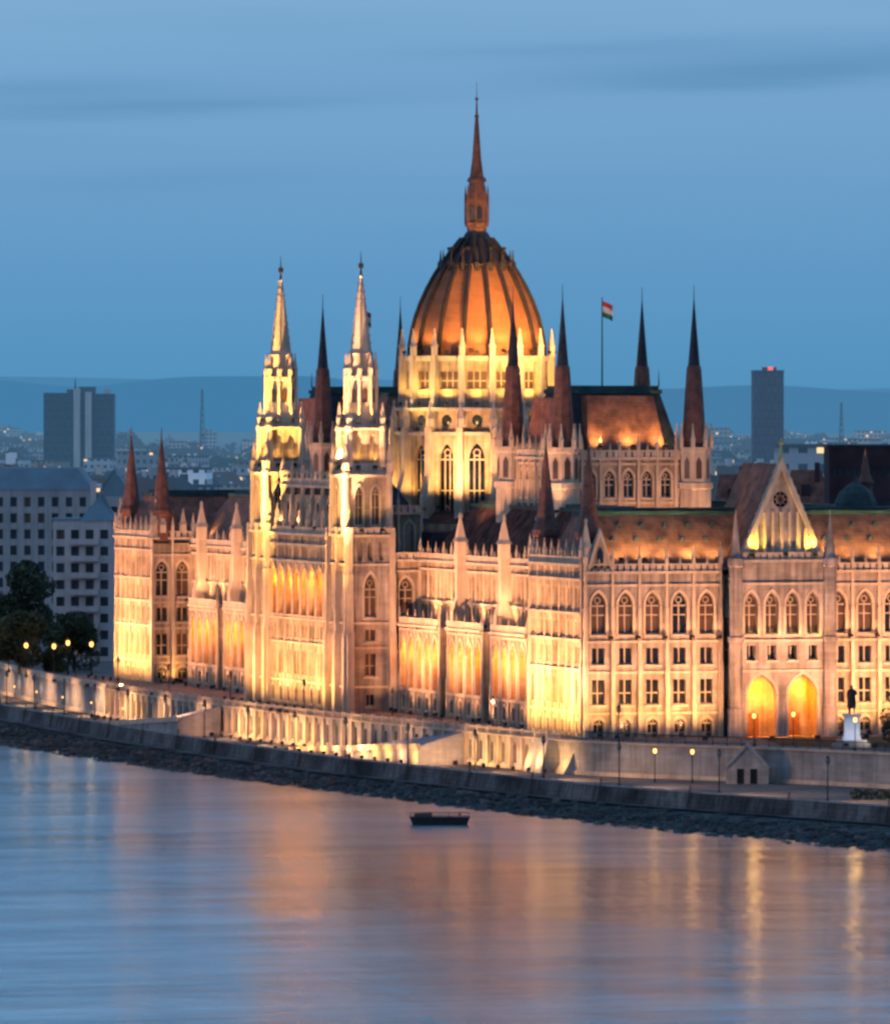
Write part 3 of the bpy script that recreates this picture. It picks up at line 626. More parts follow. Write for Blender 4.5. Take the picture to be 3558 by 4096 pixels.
# ramps up from the road
RAMP_ENDS = []
def ramp(ya, yb, za, zb, label, d=7.4):
    e = MB(); s_ = MB(); p = MB(); n = 10
    for k in range(n):
        t0, t1 = k/n, (k+1)/n; y0, y1 = ya+(yb-ya)*t0, ya+(yb-ya)*t1; z0, z1 = za+(zb-za)*t0, za+(zb-za)*t1
        i0, i1, o0, o1 = WALL(y0)-.5, WALL(y1)-.5, WALL(y0)-d, WALL(y1)-d
        s_.poly([(i0, y0, za+(.15-za)*t0), (o0, y0, z0), (o1, y1, z1), (i1, y1, za+(.15-za)*t1)])
        e.poly([(o0, y0, RZ), (o0, y0, z0-.01), (o1, y1, z1-.01), (o1, y1, RZ)])
        for x0, x1 in ((o0-.25, o1-.25),):
            c = [(x0, y0, z0-.3), (x0+.5, y0, z0-.3), (x1+.5, y1, z1-.3), (x1, y1, z1-.3)]; c2 = [(x, y, z+.75) for x, y, z in c]
            p.poly(c2)
            for i in range(4): p.poly([c[i], c[(i+1) % 4], c2[(i+1) % 4], c2[i]])
    e.poly([(WALL(yb)-.5, yb, RZ), (WALL(yb)-d, yb, RZ), (WALL(yb)-d, yb, zb-.01), (WALL(yb)-.5, yb, .14)])
    r = empty('ramp', (0, 0, 0), label, 'ramp')
    e.build('ramp_wall', terr_st, r); s_.build('ramp_deck', MATS['ramp_paving'], r); p.build('ramp_parapet', stone_pale, r)
for yb in (22, 128): RAMP_ENDS.append(yb)
ramp(74, 22, RZ+.02, -1.9, 'stone carriage ramp climbing from the river road, the one nearer the portal')
ramp(176, 128, RZ+.02, -1.9, 'stone carriage ramp climbing from the river road, the one at the far end')
# upper bulwark and stair head by the near pavilion
mb = MB(); mb.frust(-9, -1.2, -9, -.8, RZ, .1, 1.2, .2); st = mb.build('corner_bastion', terr_st); tag(st, 'sloping stone bastion under the near corner of the palace', 'bastion')
mb = MB()
for k in range(22): mb.box(-7.0+k*.1, -4.8+k*.1, -13.5-k*.0, -9.1, RZ+k*.2, RZ+(k+1)*.2)
tag(mb.build('staircase', terr_st), 'narrow stone steps beside the bastion rising from the lower road', 'staircase')

mb = MB(); rng = random.Random(3)
for i in range(4200):
    y = rng.uniform(-160, 330); t = rng.random(); xa, xb = EDGE(y)-1.5, QUAY(y)-3.4; x = xa+(xb-xa)*t; z = WZ-.3+(1.0)*t; q = rng.uniform(.25, .75); k = rng.uniform(-.5, .5)
    fr = lambda u, v, w, x=x, y=y, k=k: (x+u*cos(k)-v*sin(k), y+u*sin(k)+v*cos(k), w)
    mb.frust(-q, q, -q*1.2, q*1.2, z-.3, z+q*.7, q*rng.uniform(.2, .7), q*rng.uniform(.2, .7), int(rng.random() < .25), None, fr)
o = mb.build('riprap', [revet, quay_st]); o['kind'] = 'stuff'; o['label'] = 'dark broken stones along the waterline'
for y in range(-140, 300, 22):
    mb = MB(); x = QUAY(y)-.75
    for d in (-.3, .3): mb.tube((x-.1, y+d, -6.5), (x+.45, y+d, RZ+1.3), .05, .05, 5)
    for k in range(9): t = k/9; mb.tube((x-.1+.55*t, y-.3, -6.4+2.2*t), (x-.1+.55*t, y+.3, -6.4+2.2*t), .035, .035, 4)
    tag(mb.build('iron_ladder', iron), 'rusty iron ladder down the stone quay wall', 'ladder', 'ladders down the quay wall')
# river
m, nt = nodes('river_water'); lk = nt.links.new
tc = N(nt, 'ShaderNodeTexCoord'); mp = N(nt, 'ShaderNodeMapping'); mp.inputs['Rotation'].default_value = (0, 0, AL); mp.inputs['Scale'].default_value = (.14, .05, 1)
lk(tc.outputs['Object'], mp.inputs[0])
n1 = N(nt, 'ShaderNodeTexNoise'); n1.inputs['Scale'].default_value = 1; n1.inputs['Detail'].default_value = 5; lk(mp.outputs[0], n1.inputs['Vector'])
mp2 = N(nt, 'ShaderNodeMapping'); mp2.inputs['Rotation'].default_value = (0, 0, AL); mp2.inputs['Scale'].default_value = (.016, .007, 1); lk(tc.outputs['Object'], mp2.inputs[0])
n2 = N(nt, 'ShaderNodeTexNoise'); n2.inputs['Scale'].default_value = 1; n2.inputs['Detail'].default_value = 4; lk(mp2.outputs[0], n2.inputs['Vector'])
b = N(nt, 'ShaderNodeBsdfGlossy'); b.inputs['Color'].default_value = (.66, .76, .83, 1)
rr = N(nt, 'ShaderNodeMapRange'); rr.inputs[1].default_value = .35; rr.inputs[2].default_value = .65; rr.inputs[3].default_value = .15; rr.inputs[4].default_value = .25
lk(n2.outputs['Fac'], rr.inputs[0]); lk(rr.outputs[0], b.inputs['Roughness'])
mp3 = N(nt, 'ShaderNodeMapping'); mp3.inputs['Rotation'].default_value = (0, 0, AL); mp3.inputs['Scale'].default_value = (.022, .075, 1); lk(tc.outputs['Object'], mp3.inputs[0])
n3 = N(nt, 'ShaderNodeTexNoise'); n3.inputs['Scale'].default_value = 1; n3.inputs['Detail'].default_value = 6; n3.inputs['Roughness'].default_value = .6; lk(mp3.outputs[0], n3.inputs['Vector'])
bp = N(nt, 'ShaderNodeBump'); bp.inputs['Strength'].default_value = .5; bp.inputs['Distance'].default_value = .42; lk(n1.outputs['Fac'], bp.inputs['Height'])
bp2 = N(nt, 'ShaderNodeBump'); bp2.inputs['Strength'].default_value = .6; bp2.inputs['Distance'].default_value = .34; lk(n3.outputs['Fac'], bp2.inputs['Height']); lk(bp.outputs[0], bp2.inputs['Normal'])
lk(bp2.outputs[0], b.inputs['Normal'])
df = N(nt, 'ShaderNodeBsdfDiffuse'); df.inputs[0].default_value = (.02, .09, .12, 1)
fz = N(nt, 'ShaderNodeLayerWeight'); fz.inputs[0].default_value = .35; fm = N(nt, 'ShaderNodeMapRange'); fm.inputs[1].default_value = .0; fm.inputs[2].default_value = .8; fm.inputs[3].default_value = .05; fm.inputs[4].default_value = .92
lk(fz.outputs['Facing'], fm.inputs[0]); mw = N(nt, 'ShaderNodeMixShader'); lk(fm.outputs[0], mw.inputs[0]); lk(df.outputs[0], mw.inputs[1]); lk(b.outputs[0], mw.inputs[2])
fv = N(nt, 'ShaderNodeMapRange'); fv.inputs[1].default_value = .35; fv.inputs[2].default_value = .65; fv.inputs[3].default_value = .8; fv.inputs[4].default_value = 1.08; lk(n3.outputs['Fac'], fv.inputs[0])
fq = N(nt, 'ShaderNodeMath', operation='MULTIPLY'); lk(fm.outputs[0], fq.inputs[0]); lk(fv.outputs[0], fq.inputs[1]); fq.use_clamp = True; lk(fq.outputs[0], mw.inputs[0])
haze_out(nt, mw.outputs[0], 0); MATS['water'] = m
mb = MB()
pts = [(EDGE(y)+2, y, WZ) for y in YS]
mb.poly([(-1500, -1500, WZ), (400, -1500, WZ)]+pts+[(0, 1400, WZ), (-1500, 1400, WZ)]); struct(mb.build('river_water', m))

# pontoon
px, py = at(505, EYE-WZ and (EYE-WZ)*FP/(947-YH))
pt = empty('pontoon', (px, py, WZ), 'low dark mooring pontoon floating on the river', 'pontoon', rz=-AL)
mb = MB(); mb.frust(-3.9, 3.9, -1.6, 1.6, .9, -.3, .5, .3); mb.box(-3.95, 3.95, -1.65, 1.65, .9, 1.05); mb.build('hull', iron, pt)
mb = MB(); mb.box(-3.3, -1.0, -1.1, 1.1, 1.05, 1.4); mb.frust(-3.4, -.9, -1.2, 1.2, 1.4, 1.5, .2, .2); mb.build('hatch', asphalt, pt)
mb = MB()
for x in (-3.8, -1.2, 1.2, 3.8): mb.tube((x, -1.55, 1.05), (x, -1.55, 1.6), .05, .05, 5)
mb.tube((-3.8, -1.55, 1.6), (3.8, -1.55, 1.6), .04, .04, 5); mb.build('railing', iron, pt)
for x in (-2.6, 2.6):
    mb = MB(); mb.lathe([(1.05, .16), (1.4, .13), (1.42, .22), (1.5, .2)], 8, x, .9); mb.build('bollard', iron, pt)

# ------------------------------------------------------------------ lamps on the embankment
def light(name, loc, P_, col, size=.4, target=None, angle=120, par=None, blend=.9):
    l = bpy.data.lights.new(name, 'SPOT' if target else 'POINT'); l.energy = P_; l.color = col; l.shadow_soft_size = size
    o = bpy.data.objects.new(name, l); COL.objects.link(o); o.location = loc
    if target:
        l.spot_size = R(angle); l.spot_blend = blend
        o.rotation_euler = (Vector(target)-Vector(loc)).to_track_quat('-Z', 'Y').to_euler()
    if par is not None: o.parent = par
    return o
WARM = (1, .55, .2); AMB = (1, .47, .12); YEL = (1, .52, .13); SOFT = (1, .47, .2); PORCH = (1, .25, 0); DEEP = (1, .27, .004); FILL = (1, .46, .215); RF = (1, .72, .26)
mb = MB(); mb.lathe([(0, .22), (.5, .16), (.6, .09), (4.2, .06), (4.3, .14), (4.4, .05)], 8); LP = mb.mesh('pole', iron)
mb = MB(); mb.lathe([(4.4, .1), (4.55, .26), (4.85, .3), (5.1, .2), (5.15, .05)], 8); LG = mb.mesh('globe', lamp_e); LU = mb.mesh('globe', MATS['unlit_globe'])
mb = MB(); mb.lathe([(5.12, .26), (5.3, .12), (5.45, .03)], 8); LC = mb.mesh('cap', iron)
def lamp(x, y, z, label, group, P_=900, sc=1., col=AMB):
    e = empty('street_lamp', (x, y, z), label, 'street lamp', group); e.scale = (sc,)*3
    for n_, me in (('pole', LP), ('globe', LG if P_ else LU), ('cap', LC)): put(n_, me, e)
    if P_: light('lamp_light', (x, y, z+5.75*sc), P_*.16, col, .7)
    return e
for k, y in enumerate(range(-150, 330, 24)):
    lamp(QUAY(y)+1.2, y, RZ, 'slim dark iron lamp post on the river side of the lower road', 'lamp posts along the lower river road', 0, 1.15); light('lamp_light', (QUAY(y)+1.9, y, RZ+5.0), 7500, (1, .55, .26), .3, (QUAY(y)+6.5, y, RZ), 125)  # downward spots added under the unlit posts to brighten the road
for k, y in enumerate(range(190, 330, 26)):
    lamp(WALL(y)-.8, y, RZ, 'short lit lamp added at the foot of the far embankment wall to brighten the road', 'added lamps at the far embankment wall', 600, .42, (1, .66, .36))  # lamps added to brighten the road, standing in for traffic light
for k, y in enumerate(range(-20, 250, 38)):
    lamp(WALL(y)+2.2, y, 0, 'unlit iron lamp post on the terrace below the river front', 'unlit lamps on the river terrace', 0, 1.0)
for k, (px_, dp) in enumerate(((752, 1134), (866, 1142), (911, 1148), (982, 1128), (795, 1131))):
    x, y = at(px_, dp); lamp(x, y, RZ if k in (0, 4) else 0, 'lit iron street lamp on the lower road before the south front' if k in (0, 4) else 'lit iron street lamp on the square before the south front', 'lit lamps by the south square '+('below' if k in (0, 4) else 'above'), (700, 2300, 300, 2300, 700)[k], .9)
for k, (px_, dp) in enumerate(((30, 1425), (62, 1420), (78, 1440), (10, 1450), (105, 1432))):
    x, y = at(px_, dp); lamp(x, y, 0, 'street lamp on the upper road under the dark trees', 'lamps on the upper road', 1100, 1.15)

# ------------------------------------------------------------------ floodlights
mb = MB(); mb.box(-.3, .3, -.18, .18, .25, .65); mb.box(-.34, .34, -.24, -.16, .2, .7); FH = mb.mesh('housing', iron)
mb = MB(); mb.box(-.36, -.31, -.05, .05, 0, .5); mb.box(.31, .36, -.05, .05, 0, .5); mb.box(-.36, .36, -.08, .08, -.02, .05); FB = mb.mesh('bracket', iron)
def flood(loc, tgt, P_, col=YEL, angle=115, size=.35, where='terrace', blend=.95):
    lab = {'terrace': 'small black floodlight at the foot of the palace walls', 'roof': 'small black floodlight on the palace roofs', 'quay': 'small black floodlight at the foot of the embankment wall'}[where]
    d = Vector(tgt)-Vector(loc); rz = atan2(d.x, -d.y)
    P_ *= 1.0 if where != 'roof' else 2.2
    e = empty('floodlight', loc, lab, 'floodlight', {'terrace': 'floodlights at the foot of the walls', 'roof': 'floodlights on the roofs', 'quay': 'floodlights on the river road'}[where], rz)
    put('housing', FH, e); put('bracket', FB, e)
    dn = d.normalized(); light('floodlight_lamp', tuple(Vector(loc)+Vector((0, 0, .9))+dn*.5), P_, col, size, tgt, angle, blend=blend)
K = 2.3
for y in list(range(2, 25, 5)):           # near and far pavilion, river side
    for f, pw in ((y, 4000), (LEN-y, 3300)): flood((-5.4, f, .1), (0, f, 7), pw*K, YEL, 135)
for y in range(29, 100, 8):               # recesses
    for f in (y, LEN-y): flood((.2, f, .1), (4, f, 5), 420*K, SOFT); (min(abs(y-78), abs(y-56)) > 2.6) and flood((4.6, f, 13.7), (7, f, 20), 1500*K, SOFT, 150)
for y in range(108, 156, 5): flood((-10.2, y, .1), (-4.2, y, 7.5), 2100*K, YEL, 135)
for y in range(115, 148, 4): light('loggia_lamp', (-3.0, y, 19.5), 1150, DEEP, .5)    # inside the upper loggia
for ya, yb, nb in ((80.2, 101, 5), (58.2, 75.8, 4), (36.2, 53.8, 4)):
    for k in range(nb):
        y = ya+(yb-ya)*(k+.5)/nb
        for f in (y, LEN-y): light('loggia_lamp', (5.1, f, 9.2), 1700, DEEP, .6)
for y in (56, 78): flood((1.4, y-2, .1), (5, y, 14), 900, YEL, 50); flood((1.4, LEN-y-2, .1), (5, LEN-y, 14), 900, YEL, 50)
# side walls of projecting blocks
flood((1, 97.5, .1), (-1, 102, 10), 1700, SOFT); flood((5, 98, .1), (4, 106, 10), 900, SOFT)
flood((3.5, 230, .1), (3.6, 236, 11), 2600, SOFT); flood((3.5, 233, .1), (3.6, 236, 3), 700, AMB)
# south front
for k in range(6): 
    flood((1.2+k*4.05, -4.8, .1), (1.2+k*4.05, 0, 7), 1300*K, AMB, 120); flood((37.5+k*4.05, -4.8, .1), (37.5+k*4.05, 0, 7), 1300*K, AMB, 120)
for k in range(5):
    for x0 in (2.47, 38.6): flood((x0+k*4.05+1.6, -1.0, 13.8), (x0+k*4.05+1.2, 0, 17.5), 18*K, SOFT, 150, .15, where='roof')
for u in (-3.1, 3.1): light('porch_lamp', (28.7+u, -2.75, 8.2), 9000, PORCH, .4, (28.7+u, 0, 2.2), 165)
for u in (-4.65, -1.55, 1.55, 4.65): light('loggia_lamp', (28.7+u*.98+.7, -4.55, 15.0), 55, YEL, .15)
for u in (-4.9, 4.9): flood((28.7+u*.98, -4.5, 25.5), (28.7+u*.7, -3.3, 29), 1100, (1, .68, .08), 130, .2, where='roof')
flood((28.7, -5.6, 25.6), (28.7, -3.4, 30), 60, YEL, 120, .2, where='roof')
# roofs
for x in (2.5, 6, 9.5, 13, 17, 20.5, 37.5, 41, 45, 49, 53): flood((x, .3, 24.9), (x, 5, 29), 700 if x in (6, 13, 20.5, 41, 49) else 1200, RF, 150, .4, where='roof'); 
for y in (28, 40, 205, 220, 232, 248): flood((8.2, y, 24.0) if y != 248 else (1.2, y, 24.8), (12, y, 28), 420, RF, 130, .2, where='roof')
# towers
for yc in (107.4, 152.6):
    xc = -1.0
    for ax, ay, pw in ((0, -1, 1.0), (-1, 0, 1.5)):
        for o_ in (-1.7, 1.7):
            bx, by = (o_, ay*6.2) if ay else (-4.6, o_*1.7)
            if ay: flood((xc+bx, yc+by, 27.5), (xc+bx*.6, yc+by*.45, 36), 190*pw, (1, .54, .12), 110, .2, where='roof')
            q = 3.25
            bx, by = (o_*.8, ay*q) if ay else (-q, o_*.8)
            flood((xc+bx, yc+by, 37.2), (xc+bx*.6, yc+by*.6, 42), 130*pw, (1, .54, .09), 140, .15, where='roof')
            q = 2.75; bx, by = (o_*.7, ay*q) if ay else (-q, o_*.7)
            flood((xc+bx, yc+by, 44.3), (xc+bx*.6, yc+by*.6, 50), 90*pw, (1, .54, .09), 140, .15, where='roof')
        q = 6.5
    
# drum and dome
for k in range(NR):
    a = ROT+2*pi*(k+.5)/NR
    da = ((a+AL+pi/2+pi) % (2*pi))-pi
    if abs(da) > 1.9: continue
    side = a                                      # only the half that can be seen from the river side
    l_ = polar(15.6, a, 30.7); flood(l_, polar(12.5, a, 39), 950*K, (1, .55, .14) if da < .3 else SOFT, 110, where='roof')
    l_ = polar(13.25, a, 42.95); flood(l_, polar(12.4, a, 45.6), 130, (1, .56, .12), 150, .2, where='roof')
    l_ = polar(13.1, a, 46.9); flood(l_, polar(11.6, a, 52), 300*K, (1, .58, .1), 150, .2, where='roof')
    l_ = polar(12.4, a, 55.0); flood(l_, polar(9.6, a, 61.5), 430*K, (1, .55, .14), 110, .2, where='roof')
for k in range(8):
    a = k*pi/4+.2; da = ((a+AL+pi/2+pi) % (2*pi))-pi
    if abs(da) < 1.9: l_ = polar(4.6, a, 71.4); flood(l_, polar(1.4, a, 79), 90, AMB, 70, .1, where='roof')
for p_, q_, pw, c_ in (((-4.6, 109, 37.8), (AX-6, MID-6, 61), 115e3, (1, .52, .13)), ((-4.6, 151, 37.8), (AX-8, MID+2, 61), 95e3, (1, .52, .13)), ((24.7, 88.5, 49.2), (AX+2, MID-9, 60), 85e3, (1, .52, .13)), ((3, 118, 35.2), (AX-6, MID-6, 58), 26e3, (1, .6, .16)), ((31, 88.5, 49.2), (AX+4, MID-8, 64), 70e3, (1, .52, .13)), ((3, 142, 35.2), (AX-8, MID, 40), 34e3, (1, .54, .16)), ((12, 104, 31), (AX-5, MID-9, 40), 34e3, (1, .5, .2))):
    flood(p_, q_, pw, c_, 48, .3, where='roof')
for yc, c_ in ((107.4, (1, .55, .27)), (152.6, (1, .56, .13))):
    flood((-17, yc-14, .1), (-1, yc, 56), 2000e3 if yc > 130 else 1700e3, c_, 22, .5)
    flood((-17, yc-10, .1), (-1, yc, 40), 230e3, (1, .54, .12), 26, .5); flood((-17, yc+9, .1), (-1, yc, 36), 130e3, (1, .52, .13), 26, .5)
for y in (6, 22, 44, 68, 88, 108, 124, 140, 156, 178, 200, 220, 242, 256): flood((WALL(y)+1.6 if y < 95 else -17, y-6, .1), (2, y, 17), (34e3 if 100 < y < 160 else 78e3) if y not in (44, 68, 88, 200) else 115e3, FILL, 85, .5)
for x in (2, 12, 22, 36, 46, 54): flood((x, -19 if x > 6 else -10, .1), (x, 0, 15), 38e3 if x > 6 else 17e3, FILL, 85, .5)
flood((28.7, -19, .1), (28.7, -4, 24), 11e3, (1, .58, .36), 80, .5)
for x in (12, 30): flood((x, 30, 24.2), (x+2, 53, 34), 9e3, FILL, 75, .4, where='roof')
flood((2, 84, 31), (18, 88, 36), 6e3, FILL, 70, .4, where='roof')
# chambers and link roofs
for x in (20, 25.2, 30.2): flood((x, 52.95, 40.6), (x, 57.5, 44), 1100, (1, .6, .18), 130, .3, where='roof')
for x in (16, 22, 28, 33): flood((x, 50.0, 24.6), (x, 53.7, 34), 420, SOFT, 110, where='roof')
flood((38.5, 49.5, 24.6), (35, 53.7, 34), 1400, WARM, 70, where='roof'); flood((12, 49, 31), (14.4, 53.7, 38), 300, SOFT, 80, where='roof')
for y in (80.5, 86, 91): flood((12.6, y, 24.6), (18, y, 36), 700, SOFT, 120, where='roof'); flood((18.2, y, 40.2), (21, y, 43.5), 420, RF, 120, .2, where='roof')
for y in (171, 177): flood((18.2, y, 40.2), (21, y, 43.5), 420, RF, 120, .2, where='roof')
for y in (118, 130, 142): flood((-5.5, y, 27.6), (-2, y, 32), 420, SOFT, 120, where='roof')
# embankment wall
for y in range(-12, 204, 5): (124 < y < 178) or flood((WALL(y)-(9.6 if 18 < y < 76 else 3.4), y, RZ+.05), (WALL(y), y, -1.5), 420*K if 18 < y < 76 else 640*K if y < 120 else 400*K, YEL if (y//8) % 3 else SOFT, 150, where='quay')

for yb in RAMP_ENDS: flood((WALL(yb)-3.5, yb-5.5, RZ+.05), (WALL(yb)-3, yb, -2.6), 900, SOFT, 130, where='quay')

# ------------------------------------------------------------------ south square: railing, kiosk, statue
rl = empty('terrace_railing', (0, 0, 0), 'dark iron railing along the terrace edge before the south front', 'railing')
a_ = MB(); c_ = MB()
for i, y in enumerate(range(-92, -14, 2)):
    x = WALL(y)+1.2; x2 = WALL(y+2)+1.2
    a_ = MB(); a_.box(x-.05, x+.05, y-.05, y+.05, .3, 1.5); a_.build('railing_post', iron, rl); c_.tube((x, y, 1.5), (x2, y+2, 1.5), .07, .07, 5); c_.tube((x, y, .6), (x2, y+2, .6), .05, .05, 5)
    for k in range(1, 6): c_.tube((x+(x2-x)*k/6, y+2*k/6, .6), (x+(x2-x)*k/6, y+2*k/6, 1.5), .035, .035, 4)
c_.build('rail_panel', iron, rl)
kx, ky = at(858, 1128); kz = RZ
kk = empty('stone_kiosk', (kx, ky, kz), 'pale gabled stone kiosk with two dark doorways by the lower road', 'kiosk', rz=-AL*1.2)
mb = MB(); fr = lambda u, d, z: (u, -d, z)
level(mb, fr, -2.9, 2.9, 0, 2.4, [(-.9, 1.0, .02, 2.1, 0), (.9, 1.0, .02, 2.1, 0)], .5); mb.poly([(-2.9, 0, 2.4), (2.9, 0, 2.4), (0, 0, 5.2)]); mb.box(-2.9, -2.6, .01, 4, 0, 2.4); mb.box(2.6, 2.9, .01, 4, 0, 2.4)
mb.build('wall', terr_st, kk)
mb = MB(); mb.poly([(-3.2, -.3, 2.2), (0, -.3, 5.5), (0, 4, 5.5), (-3.2, 4, 2.2)]); mb.poly([(3.2, -.3, 2.2), (0, -.3, 5.5), (0, 4, 5.5), (3.2, 4, 2.2)])
mb.poly([(-3.2, -.3, 2.2), (0, -.3, 5.5), (0, -.3, 5.1), (-2.8, -.3, 2.2)]); mb.poly([(3.2, -.3, 2.2), (0, -.3, 5.5), (0, -.3, 5.1), (2.8, -.3, 2.2)]); mb.build('roof', terr_st, kk)
for x in (-.9, .9): mb = MB(); mb.poly([(x-.5, .5, 0), (x+.5, .5, 0), (x+.5, .5, 2.1), (x-.5, .5, 2.1)]); mb.build('door', iron, kk)
# statue
sx, sy = at(978, 1142)
stt = empty('statue', (sx, sy, 0), 'dark bronze standing statue on a pale lit plinth at the right of the south front', 'statue', rz=-AL)
mb = MB(); mb.frust(-2.6, 2.6, -2.6, 2.6, 0, .5, .1, .1); mb.frust(-2.1, 2.1, -2.1, 2.1, .5, 1.0, .1, .1); mb.build('plinth_step', terr_st, stt)
mb = MB(); mb.frust(-1.35, 1.35, -1.35, 1.35, 1.0, 1.5, .2, .2); mb.frust(-1.1, 1.1, -1.1, 1.1, 1.5, 4.2, .1, .1); mb.frust(-1.25, 1.25, -1.25, 1.25, 4.2, 4.55, -.08, -.08); mb.build('plinth', mat('pale_plinth_stone', (.55, .58, .66), .7, .1, .5), stt)
def skin(name, verts, edges, rads, m_, par, sub=2, root=0):
    me = bpy.data.meshes.new(name); me.from_pydata(verts, edges, []); me.materials.append(m_); o = put(name, me, par)
    md = o.modifiers.new('skin', 'SKIN'); md.use_smooth_shade = True
    for v, r in zip(me.skin_vertices[0].data, rads): v.radius = (r, r) if not isinstance(r, tuple) else r
    me.skin_vertices[0].data[root].use_root = True
    o.modifiers.new('sub', 'SUBSURF').levels = sub; o.modifiers['sub'].render_levels = sub; return o
h = 4.55; k = 2.3   # over life-size figure: coordinates in metres of a 1.75 m man times k
V = [(0, 0, .95), (0, .02, 1.2), (0, 0, 1.42), (0, -.01, 1.53), (0, -.03, 1.64), (0, -.02, 1.74), (-.1, 0, .9), (-.12, -.04, .5), (-.13, 0, .08), (-.13, -.15, .03), (.1, 0, .9), (.14, .02, .5), (.16, .06, .08), (.17, -.1, .03),
     (-.2, 0, 1.4), (-.27, .03, 1.13), (-.24, -.12, .92), (.2, 0, 1.4), (.3, -.06, 1.16), (.2, -.26, 1.28), (.16, -.33, 1.33), (-.23, -.17, .84)]
E_ = [(0, 1), (1, 2), (2, 3), (3, 4), (4, 5), (0, 6), (6, 7), (7, 8), (8, 9), (0, 10), (10, 11), (11, 12), (12, 13), (2, 14), (14, 15), (15, 16), (2, 17), (17, 18), (18, 19), (19, 20), (16, 21)]
rd = [.17, .16, .18, .065, .1, .09, .11, .08, .06, .05, .11, .08, .06, .05, .09, .065, .05, .09, .065, .05, .04, .04]
skin('person_figure', [(x*k, y*k, z*k+h) for x, y, z in V], E_, [r*k for r in rd], iron, stt)
cl = MB(); cl.lathe([(h+.35*k, .27*k), (h+.9*k, .25*k), (h+1.3*k, .22*k), (h+1.44*k, .12*k)], 10, 0, .06*k); cl.build('cloak', iron, stt)
flood((sx-2.4, sy-4.4, .05), (sx, sy, 2.6), 330, (.75, .85, 1), 70); flood((sx+1.6, sy-4.8, .05), (sx, sy, 1.2), 260, (1, .85, .6), 90)

# ------------------------------------------------------------------ trees
def leaves(mb, c, rad, n, size, rng, lobes):
    for _ in range(n):
        L_ = rng.choice(lobes)
        while True:
            p = Vector((rng.uniform(-1, 1), rng.uniform(-1, 1), rng.uniform(-1, 1)))
            if .25 < p.length < 1: break
        p = p.normalized()*(p.length**.5)
        q = Vector(c)+Vector(L_[0])+Vector((p.x*L_[1], p.y*L_[1], p.z*L_[1]*.8))
        a = Vector((rng.gauss(0, 1), rng.gauss(0, 1), rng.gauss(0, 1))).normalized(); b_ = a.orthogonal().normalized(); s_ = size*rng.uniform(.6, 1.4)
        mb.poly([q+a*s_, q+b_*s_*.6, q-a*s_, q-b_*s_*.6], int(rng.random() < .35))
def tree(px_, dep, ytop, w, label, seed, group=None, z=0, ms=(leaf, leaf2), n=6500):
    rng = random.Random(seed); x, y = at(px_, dep); hgt = zy(ytop, dep)-z; rw = w*dep/FP/2
    t = empty('leafy_tree', (x, y, z), label, 'tree', group)
    tr = MB(); tr.tube((0, 0, 0), (.2, .1, hgt*.45), hgt*.028, hgt*.018, 8); tr.tube((.2, .1, hgt*.45), (0, 0, hgt*.9), hgt*.018, .05, 6); lobes = []
    for i in range(13):
        a = i*2.4; r_ = rw*rng.uniform(.3, .72); zz = hgt*rng.uniform(.2, .82); r_ *= 1-.5*max(0, zz/hgt-.55)/.3
        lobes.append(((r_*cos(a), r_*sin(a), zz), rw*rng.uniform(.4, .6))); tr.tube((.1, .05, zz*.7), (r_*cos(a), r_*sin(a), zz), hgt*.01, .04, 5)
    lobes.append(((0, 0, hgt*.86), rw*.36))
    tr.build('trunk', bark, t); cr = MB(); leaves(cr, (0, 0, 0), rw, n, rw*.065, rng, lobes); cr.build('crown', list(ms), t)
tree(30, 1490, 638, 84, 'tall dark tree before the grey office block', 1)
tree(22, 1440, 700, 70, 'olive lit tree beside the upper road at the picture edge', 2, ms=(leaf2, leaf2))
tree(85, 1455, 702, 66, 'round dark tree before the white balconied apartments', 3)
tree(62, 1440, 738, 34, 'low dark tree between two bigger ones on the upper road', 4)
tree(1040, 1140, 780, 60, 'taller dark tree cut by the picture edge beyond the statue', 6, n=3000)
mb = MB(); rng = random.Random(9); x, y = at(1010, 1085)
lb = [((i*1.6-3, rng.uniform(-.3, .3), .7), .9) for i in range(6)]; leaves(mb, (0, 0, 0), 1, 1600, .14, rng, lb); o = mb.build('bush', [leaf, leaf2], None, (x, y, RZ), -AL); tag(o, 'low dark clipped bush beside the lower road', 'bush')

# ------------------------------------------------------------------ neighbouring blocks on the left
def block(name, x0, x1, dep, ytop, depth, mwall, label, cat, rows, cols, ww, wh, rz=-AL, z0=0, roofm=None, mg=None, frame=None, top=1.2, h=None):
    xa, ya = at(x0, dep); w = (x1-x0)*dep/FP; H_ = h or zy(ytop, dep)
    e = empty(name, (xa, ya, z0), label, cat, None, rz); mb = MB(); fr = lambda u, d, z: (u, -d, z)
    fh = (H_-top)/rows
    for r_ in range(rows):
        for c in range(cols):
            u0, u1 = w*c/cols, w*(c+1)/cols; um = (u0+u1)/2
            level(mb, fr, u0, u1, r_*fh, (r_+1)*fh, [(um, ww, r_*fh+fh*.3, r_*fh+fh*.3+wh, 0)], .4)
            g_ = MB(); g_.poly([(um-ww/2, .38, r_*fh+fh*.3), (um+ww/2, .38, r_*fh+fh*.3), (um+ww/2, .38, r_*fh+fh*.3+wh), (um-ww/2, .38, r_*fh+fh*.3+wh)])
            g_.box(um-.05, um+.05, .28, .375, r_*fh+fh*.3, r_*fh+fh*.3+wh, 1)
            g_.build('window', [MATS['hazy_glass'] if rnd.random() > .08 else glass_warm, frame or iron], e)
    mb.box(0, w, 0.003, depth, rows*fh, H_); mb.box(0, .4, .005, depth, 0, rows*fh); mb.box(w-.4, w, .005, depth, 0, rows*fh); mb.box(.4, w-.4, depth-.4, depth, 0, rows*fh)
    mb.build('wall', mwall, e)
    return e, w, H_
